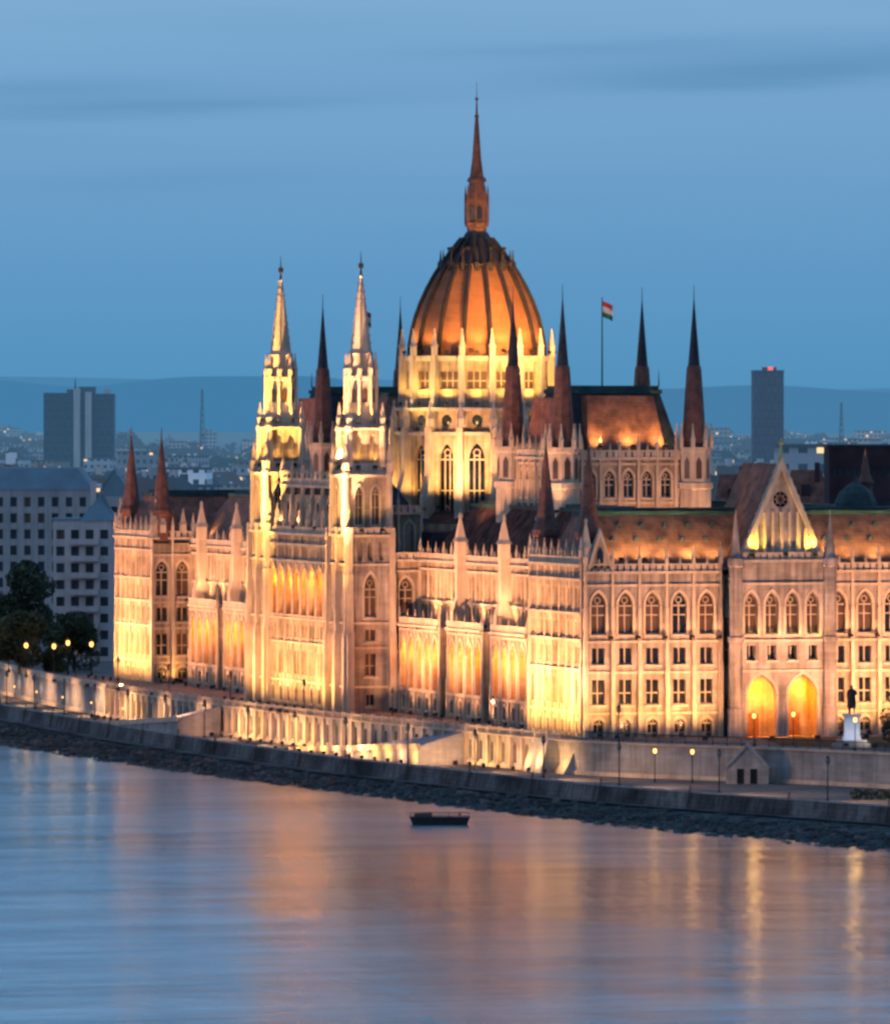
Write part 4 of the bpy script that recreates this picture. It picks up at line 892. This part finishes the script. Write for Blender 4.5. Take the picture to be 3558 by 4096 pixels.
grey = mat('grey_render', (.34, .285, .285), .9, .15, .2, streak=.25, haze=.25); white = mat('white_panel', (.52, .48, .48), .8, .1, .3, streak=.1); bluegrey = mat('blue_roof_sheet', (.10, .16, .22), .6, .2, .2, haze=.4)
e, w, H_ = block('office_block', -40, 103, 1640, 562, 30, grey, 'big plain grey office block with small square windows', 'office block', 9, 9, 1.3, 1.9)
mb = MB(); mb.frust(-.5, w+.5, -.5, 30.5, H_, H_+4.2, 3, 5); mb.build('roof', bluegrey, e)
for u in (6, 14): mb = MB(); mb.box(u, u+1.2, 8, 9.2, H_+1, H_+5.2); mb.build('chimney', grey, e)
e, w, H_ = block('apartment_block', 61, 128, 1510, 598, 16, white, 'white apartment block with stacked balconies beside the palace', 'apartment block', 8, 4, 1.5, 1.7)
fh = (H_-1.2)/8
for r_ in range(1, 8):
    for u0, u1 in ((w*.3, w*.78),):
        mb = MB(); mb.box(u0, u1, -1.3, .01, r_*fh-.1, r_*fh+.08); mb.box(u0, u1, -1.32, -1.22, r_*fh+.08, r_*fh+.95); mb.box(u0, u0+.1, -1.22, .01, r_*fh+.08, r_*fh+.95); mb.box(u1-.1, u1, -1.22, .01, r_*fh+.08, r_*fh+.95); mb.build('balcony', white, e)
mb = MB(); mb.frust(w*.45, w+1, -.3, 15, H_, H_+5.2, 4, 5); mb.box(-.3, w*.44, -.2, 15, H_, H_+.4); mb.build('roof', bluegrey, e)
mb = MB(); mb.box(w*.62, w*.72, 5, 6.2, H_+2, H_+7.2); mb.build('chimney', white, e)
e, w, H_ = block('town_house', 112, 150, 1540, 570, 14, grey, 'grey gabled town house squeezed between white apartments and palace', 'town house', 8, 3, 1.2, 1.8)
mb = MB(); mb.poly([(0, 0, H_), (w, 0, H_), (w/2, 0, H_+5)]); mb.poly([(-.3, -.3, H_-.2), (w/2, -.3, H_+5.2), (w/2, 14, H_+5.2), (-.3, 14, H_-.2)]); mb.poly([(w+.3, -.3, H_-.2), (w/2, -.3, H_+5.2), (w/2, 14, H_+5.2), (w+.3, 14, H_-.2)]); mb.build('roof', bluegrey, e)
# doors in the far embankment wall
for yy, m_, w_, lb_ in ((228, MATS['blue_door'], 3.4, 'wide blue door'), (240.5, lamp_w, 1.6, 'lit doorway')):
    pa, pb = Vector((WALL(yy), yy)), Vector((WALL(yy+4), yy+4)); fr = frm(pb.x, pb.y, atan2(pa.y-pb.y, pa.x-pb.x)); mb = MB()
    mb.box(0, w_, -.1, .06, RZ+.1, RZ+3.0); mb.build('door', m_, twl); mb = MB()
    mb.box(-.25, 0, -.1, .2, RZ, RZ+3.3); mb.box(w_, w_+.25, -.1, .2, RZ, RZ+3.3); mb.box(-.25, w_+.25, -.1, .22, RZ+3.01, RZ+3.31); mb.build('door_frame', terr_st, twl)

# ------------------------------------------------------------------ the city behind
def citymat(name, wallc, lit, haze, sx=3.4, sz=3.3, dark=(.03, .04, .06)):
    m, nt = nodes(name); lk = nt.links.new; tc = N(nt, 'ShaderNodeTexCoord'); sp = N(nt, 'ShaderNodeSeparateXYZ'); lk(tc.outputs['Object'], sp.inputs[0])
    ad = N(nt, 'ShaderNodeMath', operation='ADD'); lk(sp.outputs[0], ad.inputs[0]); lk(sp.outputs[1], ad.inputs[1])
    def frac(sock, k, lo, hi):
        a = N(nt, 'ShaderNodeMath', operation='MULTIPLY'); a.inputs[1].default_value = 1/k; lk(sock, a.inputs[0])
        f = N(nt, 'ShaderNodeMath', operation='FRACT'); lk(a.outputs[0], f.inputs[0])
        g1 = N(nt, 'ShaderNodeMath', operation='GREATER_THAN'); g1.inputs[1].default_value = lo; lk(f.outputs[0], g1.inputs[0])
        g2 = N(nt, 'ShaderNodeMath', operation='LESS_THAN'); g2.inputs[1].default_value = hi; lk(f.outputs[0], g2.inputs[0])
        mu = N(nt, 'ShaderNodeMath', operation='MULTIPLY'); lk(g1.outputs[0], mu.inputs[0]); lk(g2.outputs[0], mu.inputs[1])
        fl = N(nt, 'ShaderNodeMath', operation='FLOOR'); lk(a.outputs[0], fl.inputs[0]); return mu.outputs[0], fl.outputs[0]
    mx, ix = frac(ad.outputs[0], sx, .25, .75); mz, iz = frac(sp.outputs[2], sz, .3, .78)
    mu = N(nt, 'ShaderNodeMath', operation='MULTIPLY'); lk(mx, mu.inputs[0]); lk(mz, mu.inputs[1])
    oi = N(nt, 'ShaderNodeObjectInfo'); cb = N(nt, 'ShaderNodeCombineXYZ'); lk(ix, cb.inputs[0]); lk(iz, cb.inputs[1]); lk(oi.outputs['Random'], cb.inputs[2])
    wn = N(nt, 'ShaderNodeTexWhiteNoise'); lk(cb.outputs[0], wn.inputs['Vector'])
    lt = N(nt, 'ShaderNodeMath', operation='LESS_THAN'); lt.inputs[1].default_value = lit; lk(wn.outputs['Value'], lt.inputs[0])
    em = N(nt, 'ShaderNodeMath', operation='MULTIPLY'); lk(lt.outputs[0], em.inputs[0]); lk(mu.outputs[0], em.inputs[1])
    hs = N(nt, 'ShaderNodeHueSaturation'); hs.inputs['Color'].default_value = (*wallc, 1)
    mr = N(nt, 'ShaderNodeMapRange'); mr.inputs[3].default_value = .55; mr.inputs[4].default_value = 1.5; lk(oi.outputs['Random'], mr.inputs[0]); lk(mr.outputs[0], hs.inputs['Value'])
    mc = N(nt, 'ShaderNodeMix', data_type='RGBA'); lk(mu.outputs[0], mc.inputs[0]); lk(hs.outputs[0], mc.inputs[6]); mc.inputs[7].default_value = (*dark, 1)
    b = N(nt, 'ShaderNodeBsdfPrincipled'); lk(mc.outputs[2], b.inputs['Base Color']); b.inputs['Roughness'].default_value = .8
    b.inputs['Emission Color'].default_value = (1, .6, .25, 1); e5 = N(nt, 'ShaderNodeMath', operation='MULTIPLY'); e5.inputs[1].default_value = 1.6; lk(em.outputs[0], e5.inputs[0]); lk(e5.outputs[0], b.inputs['Emission Strength'])
    haze_out(nt, b.outputs[0], haze); MATS[name] = m; return m
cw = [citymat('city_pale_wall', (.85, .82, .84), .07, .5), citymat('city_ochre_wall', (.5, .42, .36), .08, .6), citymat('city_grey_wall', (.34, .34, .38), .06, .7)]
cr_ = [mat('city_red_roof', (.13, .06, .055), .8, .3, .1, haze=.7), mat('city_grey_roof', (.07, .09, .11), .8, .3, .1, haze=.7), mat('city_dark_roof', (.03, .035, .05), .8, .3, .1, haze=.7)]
def flat_b(w, d, h, hut):
    mb = MB(); mb.box(-w/2, w/2, -d/2, d/2, 0, h, 0); mb.box(-w/2-.3, w/2+.3, -d/2-.3, d/2+.3, h, h+.6, 1); mb.box(-w*.2, w*.15, -d*.2, d*.2, h+.6, h+.6+hut, 0); mb.box(w*.3, w*.36, -.6, .6, h+.6, h+3, 1); return mb
def gab_b(w, d, h, rh):
    mb = MB(); mb.box(-w/2, w/2, -d/2, d/2, 0, h, 0); mb.frust(-w/2-.4, w/2+.4, -d/2-.4, d/2+.4, h, h+rh, w*.12, d*.46, 1)
    for u in (-w*.3, w*.1, w*.28): mb.box(u, u+1.1, -1.2, 0, h+rh*.5, h+rh+1.6, 0)
    for u in (-.25, .05, .3): mb.box(w*u, w*u+1.6, -d*.42, -d*.2, h+.6, h+2.6, 0)
    return mb
def step_b(w, d, h):
    mb = MB(); mb.box(-w/2, w/2, -d/2, d/2, 0, h*.7, 0); mb.box(-w*.3, w/2-1, -d*.4, d*.4, h*.7, h, 0); mb.box(-w/2-.2, -w*.31, -d/2-.2, d/2+.2, h*.7, h*.7+.5, 1); mb.box(-w*.32, w/2-.8, -d*.42, d*.42, h, h+.5, 1); return mb
kinds = []
for i, (mb_, lab, nm) in enumerate(((flat_b(34, 16, 19, 3), 'flat roofed apartment block with a roof hut in the hazy city', 'city_block'), (gab_b(30, 14, 16, 6), 'tile roofed house with chimneys in the hazy city', 'city_house'),
                                    (step_b(26, 18, 25), 'stepped tall block in the hazy city', 'stepped_block'), (gab_b(44, 15, 18, 7), 'long terrace with a steep roof in the hazy city', 'city_terrace'))):
    for j, wcol in enumerate(cw):
        kinds.append((nm, mb_.mesh(nm, [wcol, cr_[(i+j) % 3]]), ('pale', 'ochre', 'grey')[j]+' '+lab, 'distant '+('pale', 'ochre', 'grey')[j]+' '+nm.replace('_', ' ')))
rng = random.Random(21); n_c = 0
zones = [(0, 190, 1700, 34), (0, 298, 2600, 150), (800, 1040, 1900, 40), (815, 1040, 2600, 170)]
for xa, xb, dm_, cnt in zones:
    for i in range(cnt):
        u = rng.random(); dep = 1/((1/dm_)*(1-u)+(1/7500)*u); px_ = rng.uniform(xa-5, xb+5)
        if xa > 700 and dep < 2000 and px_ > 940: continue
        nm, me, lab, grp = rng.choice(kinds); x, y = at(px_, dep); sc = rng.uniform(.8, 1.35) if dep < 2500 else rng.uniform(.5, .95); 
        o = put(nm, me, None, (x, y, 0), -AL+rng.choice((0, pi/2, .5, -.4, 1.1))+rng.uniform(-.15, .15), (sc*rng.uniform(.7, 1.2), sc, sc*rng.uniform(.75, 1.15)))
        tag(o, lab, 'building', grp); n_c += 1
# trees in the city as one mass
mb = MB(); rng = random.Random(5)
for i in range(260):
    px_ = rng.choice((rng.uniform(-10, 295), rng.uniform(800, 1035))); u = rng.random(); dep = 1/((1/2100)*(1-u)+(1/8000)*u); x, y = at(px_, dep); r_ = rng.uniform(5, 10)
    for k in range(26):
        a = Vector((rng.gauss(0, 1), rng.gauss(0, 1), rng.gauss(0, 1))).normalized(); b_ = a.orthogonal().normalized(); q = Vector((x+rng.gauss(0, r_*.8), y+rng.gauss(0, r_*.8), r_*.9+rng.gauss(0, r_*.35))); s_ = r_*.4
        mb.poly([q+a*s_, q+b_*s_, q-a*s_, q-b_*s_])
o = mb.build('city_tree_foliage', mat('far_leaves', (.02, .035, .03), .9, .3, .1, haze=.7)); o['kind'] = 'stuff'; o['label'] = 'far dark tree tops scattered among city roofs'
# towers on the skyline
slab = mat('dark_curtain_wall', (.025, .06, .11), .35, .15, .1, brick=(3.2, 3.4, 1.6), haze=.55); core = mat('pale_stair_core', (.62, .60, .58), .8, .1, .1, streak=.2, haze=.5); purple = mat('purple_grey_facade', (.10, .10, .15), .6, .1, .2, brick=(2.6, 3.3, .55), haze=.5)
def skypart(e, name, x0, x1, d0, d1, z0, z1, m_, dep, X0):
    mb = MB(); s_ = dep/FP; mb.box((x0-X0)*s_, (x1-X0)*s_, d0, d1, z0, z1); return mb.build(name, m_, e)
dep = 3600; x, y = at(50, dep); e = empty('twin_slab_tower', (x, y, 0), 'pair of dark blue high-rise slabs with pale stair cores between them', 'high-rise', None, -AL)
skypart(e, 'slab', 50, 84, 0, 16, 0, zy(451, dep), slab, dep, 50); skypart(e, 'slab', 108, 131, 2, 18, 0, zy(452, dep), slab, dep, 50)
skypart(e, 'stair_core', 85, 92, -3, 12, 0, zy(446, dep), core, dep, 50); skypart(e, 'stair_core', 98, 105, -2, 12, 0, zy(450, dep), core, dep, 50); skypart(e, 'link', 90, 109, 4, 15, 0, zy(444, dep), slab, dep, 50)
skypart(e, 'plant_room', 118, 125, 6, 14, zy(452, dep), zy(446, dep), core, dep, 50); skypart(e, 'plant_room', 76, 83, 6, 14, zy(451, dep), zy(447, dep), purple, dep, 50)
mb = MB(); mb.tube((13.5, 8, zy(446, dep)), (13.5, 8, zy(434, dep)), .3, .1, 5); mb.build('antenna', iron, e)
dep = 3300; x, y = at(864, dep); e = empty('office_tower', (x, y, 0), 'lone purple-grey office tower with a red beacon on the skyline', 'high-rise', None, -AL)
skypart(e, 'shaft', 864, 900, 0, 12.5, 0, zy(428, dep), purple, dep, 864); skypart(e, 'crown', 863.6, 900.4, -.4, 12.9, zy(428, dep)+.01, zy(425, dep), slab, dep, 864); skypart(e, 'plant_room', 876, 892, 3, 10, zy(425, dep), zy(421.5, dep), purple, dep, 864); skypart(e, 'beacon', 882, 888, 2, 2.9, zy(425, dep), zy(421, dep), red_e, dep, 864)
dep = 4500
for px_, yt, lb_ in ((232, 447, 'thin lattice mast among the city roofs behind the palace'), (966, 462, 'thin lattice mast on the skyline beyond the square')):
    x, y = at(px_, dep); e = empty('lattice_mast', (x, y, 0), lb_, 'mast'); hz = zy(yt, dep); mb = MB()
    for k in range(3): a = k*2.1; mb.tube((2.6*cos(a), 2.6*sin(a), 0), (.3*cos(a), .3*sin(a), hz), .3, .2, 5)
    for j in range(1, 14):
        r_ = 2.6-2.3*j/14; z = hz*j/14
        for k in range(3): mb.tube((r_*cos(k*2.1), r_*sin(k*2.1), z), (r_*cos(k*2.1+2.1), r_*sin(k*2.1+2.1), z+hz/28), .14, .14, 4)
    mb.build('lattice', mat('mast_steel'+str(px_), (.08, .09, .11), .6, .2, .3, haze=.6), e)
# nearer dark blocks right of the palace
dkb = mat('dark_brick', (.06, .035, .045), .9, .3, .2)
e, w, H_ = block('dark_office_block', 952, 1060, 1420, 514, 20, dkb, 'long dark office block rising behind the green copper cupola', 'office block', 7, 12, 1.0, 1.6)
mb = MB(); mb.box(-.3, w+.3, -.2, 20.2, H_, H_+.5); mb.build('roof', slate, e)
for x0, x1, yt, dp, lb_ in ((822, 862, 545, 1480, 'dark red roofed house peeping above the palace roof, nearer the chamber'), (905, 950, 540, 1500, 'dark red roofed house peeping above the palace roof, behind the gable'), (862, 906, 552, 1460, 'middle of the dark red roofs peeping above the palace')):
    xa, ya = at(x0, dp); w = (x1-x0)*dp/FP; zt = zy(yt, dp); e = empty('red_roofed_house', (xa, ya, 0), lb_, 'house', None, -AL)
    mb = MB(); mb.box(0, w, 0, 12, 0, zt-6); mb.build('wall', dkb, e); mb = MB(); mb.frust(-.4, w+.4, -.4, 12.4, zt-6, zt, 1.2, 5.4); mb.build('roof', roof_red, e)
    mb = MB(); mb.box(w*.7, w*.7+.9, 3, 4, zt-4, zt+1.4); mb.build('chimney', dkb, e)
    mb = MB(); mb.box(w*.35, w*.35+1.6, .6, 3, zt-4.6, zt-2.6); mb.build('dormer', dkb, e)
# green cupola and red spire of the far wing roofs
mb = MB(); cx, cy = 46.3, 14; mb.lathe([(31, 3.2), (33, 3.1), (34.4, 2.5), (35.4, 1.5), (36, .5), (37, .1)], 12, cx, cy); mb.build('cupola', verd, P)
mb = MB(); cx, cy = 48.5, 16; mb.lathe([(30, 1.3), (35.5, 1.1), (36, 1.3), (37, .8), (41, .1)], 8, cx, cy); mb.build('roof_spire', spire_red, P)

# hills
def hill(name, x0, x1, dep, prof, col):
    mb = MB(); n = 60; P0 = []
    for i in range(n+1):
        t = i/n; px_ = x0+(x1-x0)*t; yv = prof(t); xa, ya = at(px_, dep); xb, yb = at(px_, dep+4000); P0.append(((xa, ya, -5), (xb, yb, zy(yv, dep+4000))))
    for a, b in zip(P0, P0[1:]): mb.poly([a[0], b[0], b[1], a[1]])
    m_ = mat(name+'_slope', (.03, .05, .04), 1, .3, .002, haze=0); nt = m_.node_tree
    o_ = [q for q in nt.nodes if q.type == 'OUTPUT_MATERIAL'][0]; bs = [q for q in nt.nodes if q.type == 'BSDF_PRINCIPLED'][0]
    e = N(nt, 'ShaderNodeEmission'); e.inputs[0].default_value = (*col, 1); mx = N(nt, 'ShaderNodeMixShader'); mx.inputs[0].default_value = .9  # distance haze put into the slope as flat blue glow
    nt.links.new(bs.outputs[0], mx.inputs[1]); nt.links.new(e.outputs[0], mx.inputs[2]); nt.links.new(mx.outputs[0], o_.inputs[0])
    return struct(mb.build(name, m_))
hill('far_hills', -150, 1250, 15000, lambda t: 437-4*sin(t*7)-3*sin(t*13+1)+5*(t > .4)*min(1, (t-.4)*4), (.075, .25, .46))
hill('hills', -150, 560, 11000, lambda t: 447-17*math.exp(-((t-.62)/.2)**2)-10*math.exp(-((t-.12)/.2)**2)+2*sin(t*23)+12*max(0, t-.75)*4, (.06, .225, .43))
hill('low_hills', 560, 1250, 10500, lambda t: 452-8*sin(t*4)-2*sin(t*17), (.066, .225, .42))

# ------------------------------------------------------------------ world
wd = bpy.data.worlds.new('World'); scn.world = wd; wd.use_nodes = True; nt = wd.node_tree; nt.nodes.clear(); lk = nt.links.new
sky = N(nt, 'ShaderNodeTexSky'); sky.sky_type = 'NISHITA'; sky.sun_disc = False; sky.sun_elevation = R(1.0); sky.sun_rotation = R(250)
bg1 = N(nt, 'ShaderNodeBackground'); bg1.inputs[1].default_value = .03; lk(sky.outputs[0], bg1.inputs[0])
tc = N(nt, 'ShaderNodeTexCoord'); sp = N(nt, 'ShaderNodeSeparateXYZ'); lk(tc.outputs['Generated'], sp.inputs[0])
rp = N(nt, 'ShaderNodeValToRGB'); cr = rp.color_ramp; cr.elements[0].position = 0; cr.elements[0].color = (.075, .27, .49, 1); cr.elements[1].position = 1; cr.elements[1].color = (.10, .22, .46, 1)
for p_, c_ in ((.016, (.097, .30, .54)), (.034, (.138, .345, .595)), (.05, (.165, .375, .615)), (.12, (.20, .37, .60))):
    e = cr.elements.new(p_); e.color = (*c_, 1)
lk(sp.outputs[2], rp.inputs[0])
vm = N(nt, 'ShaderNodeMapping'); vm.inputs['Scale'].default_value = (14, 14, 190); lk(tc.outputs['Generated'], vm.inputs[0])
nz = N(nt, 'ShaderNodeTexNoise'); nz.inputs['Scale'].default_value = 1; nz.inputs['Detail'].default_value = 5; nz.inputs['Roughness'].default_value = .5; lk(vm.outputs[0], nz.inputs['Vector'])
def M(op, a, b=None):
    n = N(nt, 'ShaderNodeMath', operation=op)
    for i, v in ((0, a), (1, b)):
        if v is None: continue
        if isinstance(v, (int, float)): n.inputs[i].default_value = v
        else: lk(v, n.inputs[i])
    return n.outputs[0]
dt = N(nt, 'ShaderNodeVectorMath', operation='DOT_PRODUCT'); lk(tc.outputs['Generated'], dt.inputs[0]); dt.inputs[1].default_value = (CS, -SN, 0)
tot = None
for l0, e0, sl, se, am in ((-.036, .0353, .026, .0016, .75), (-.05, .0375, .02, .0012, .5), (.043, .0402, .030, .0020, .9), (.02, .0425, .03, .0012, .4), (-.03, .0268, .02, .0012, .3), (.16, .04, .05, .002, .8), (-.2, .036, .06, .002, .8)):
    a_ = M('DIVIDE', M('SUBTRACT', dt.outputs['Value'], l0), sl); b_ = M('DIVIDE', M('SUBTRACT', sp.outputs[2], M('ADD', M('MULTIPLY', M('SUBTRACT', dt.outputs['Value'], l0), .03), e0)), se)
    b_ = M('ADD', b_, M('MULTIPLY', M('SUBTRACT', nz.outputs['Fac'], .5), 3.2))
    g_ = M('MULTIPLY', M('EXPONENT', M('MULTIPLY', M('ADD', M('MULTIPLY', a_, a_), M('MULTIPLY', b_, b_)), -1.0)), am); tot = g_ if tot is None else M('ADD', tot, g_)
bs_ = N(nt, 'ShaderNodeMapRange'); bs_.inputs[1].default_value = .45; bs_.inputs[2].default_value = .8; bs_.inputs[4].default_value = .22; lk(nz.outputs['Fac'], bs_.inputs[0])
mu = N(nt, 'ShaderNodeMath', operation='ADD'); mu.use_clamp = True; lk(tot, mu.inputs[0]); lk(bs_.outputs[0], mu.inputs[1])
mc = N(nt, 'ShaderNodeMix', data_type='RGBA'); lk(mu.outputs[0], mc.inputs[0]); lk(rp.outputs[0], mc.inputs[6]); mc.inputs[7].default_value = (.085, .27, .50, 1)
bg2 = N(nt, 'ShaderNodeBackground'); bg2.inputs[1].default_value = 1.04; lk(mc.outputs[2], bg2.inputs[0])
ad = N(nt, 'ShaderNodeAddShader'); lk(bg1.outputs[0], ad.inputs[0]); lk(bg2.outputs[0], ad.inputs[1])
wo = N(nt, 'ShaderNodeOutputWorld'); lk(ad.outputs[0], wo.inputs[0])
su = bpy.data.lights.new('dusk_sun', 'SUN'); su.energy = .22; su.angle = R(30); su.color = (1, .72, .66); so = bpy.data.objects.new('dusk_sun', su); COL.objects.link(so)
so.rotation_euler = Vector((1, .35, -.16)).to_track_quat('-Z', 'Y').to_euler()

# ------------------------------------------------------------------ camera and output
cd = bpy.data.cameras.new('camera'); co = bpy.data.objects.new('camera', cd); COL.objects.link(co); scn.camera = co
co.location = (CAM[0], CAM[1], EYE); co.rotation_euler = (pi/2, 0, -AL)
cd.sensor_fit = 'HORIZONTAL'; cd.sensor_width = 36; cd.lens = 36*FP/1022; cd.shift_y = -(588-YH)/1022
cd.clip_start = 5; cd.clip_end = 60000
scn.view_settings.view_transform = 'Standard'; scn.view_settings.look = 'None'; scn.view_settings.exposure = 0; scn.view_settings.gamma = 1
scn.render.engine = 'CYCLES'; scn.cycles.use_denoising = True; scn.cycles.use_adaptive_sampling = True; scn.cycles.adaptive_threshold = .04; scn.cycles.max_bounces = 5; scn.cycles.diffuse_bounces = 2; scn.cycles.glossy_bounces = 3; scn.cycles.sample_clamp_indirect = 4
scn.cycles.pixel_filter_type = 'BLACKMAN_HARRIS'; scn.cycles.filter_width = 2.8
print('lights', len(bpy.data.lights), 'objects', len(bpy.data.objects), 'city', n_c)
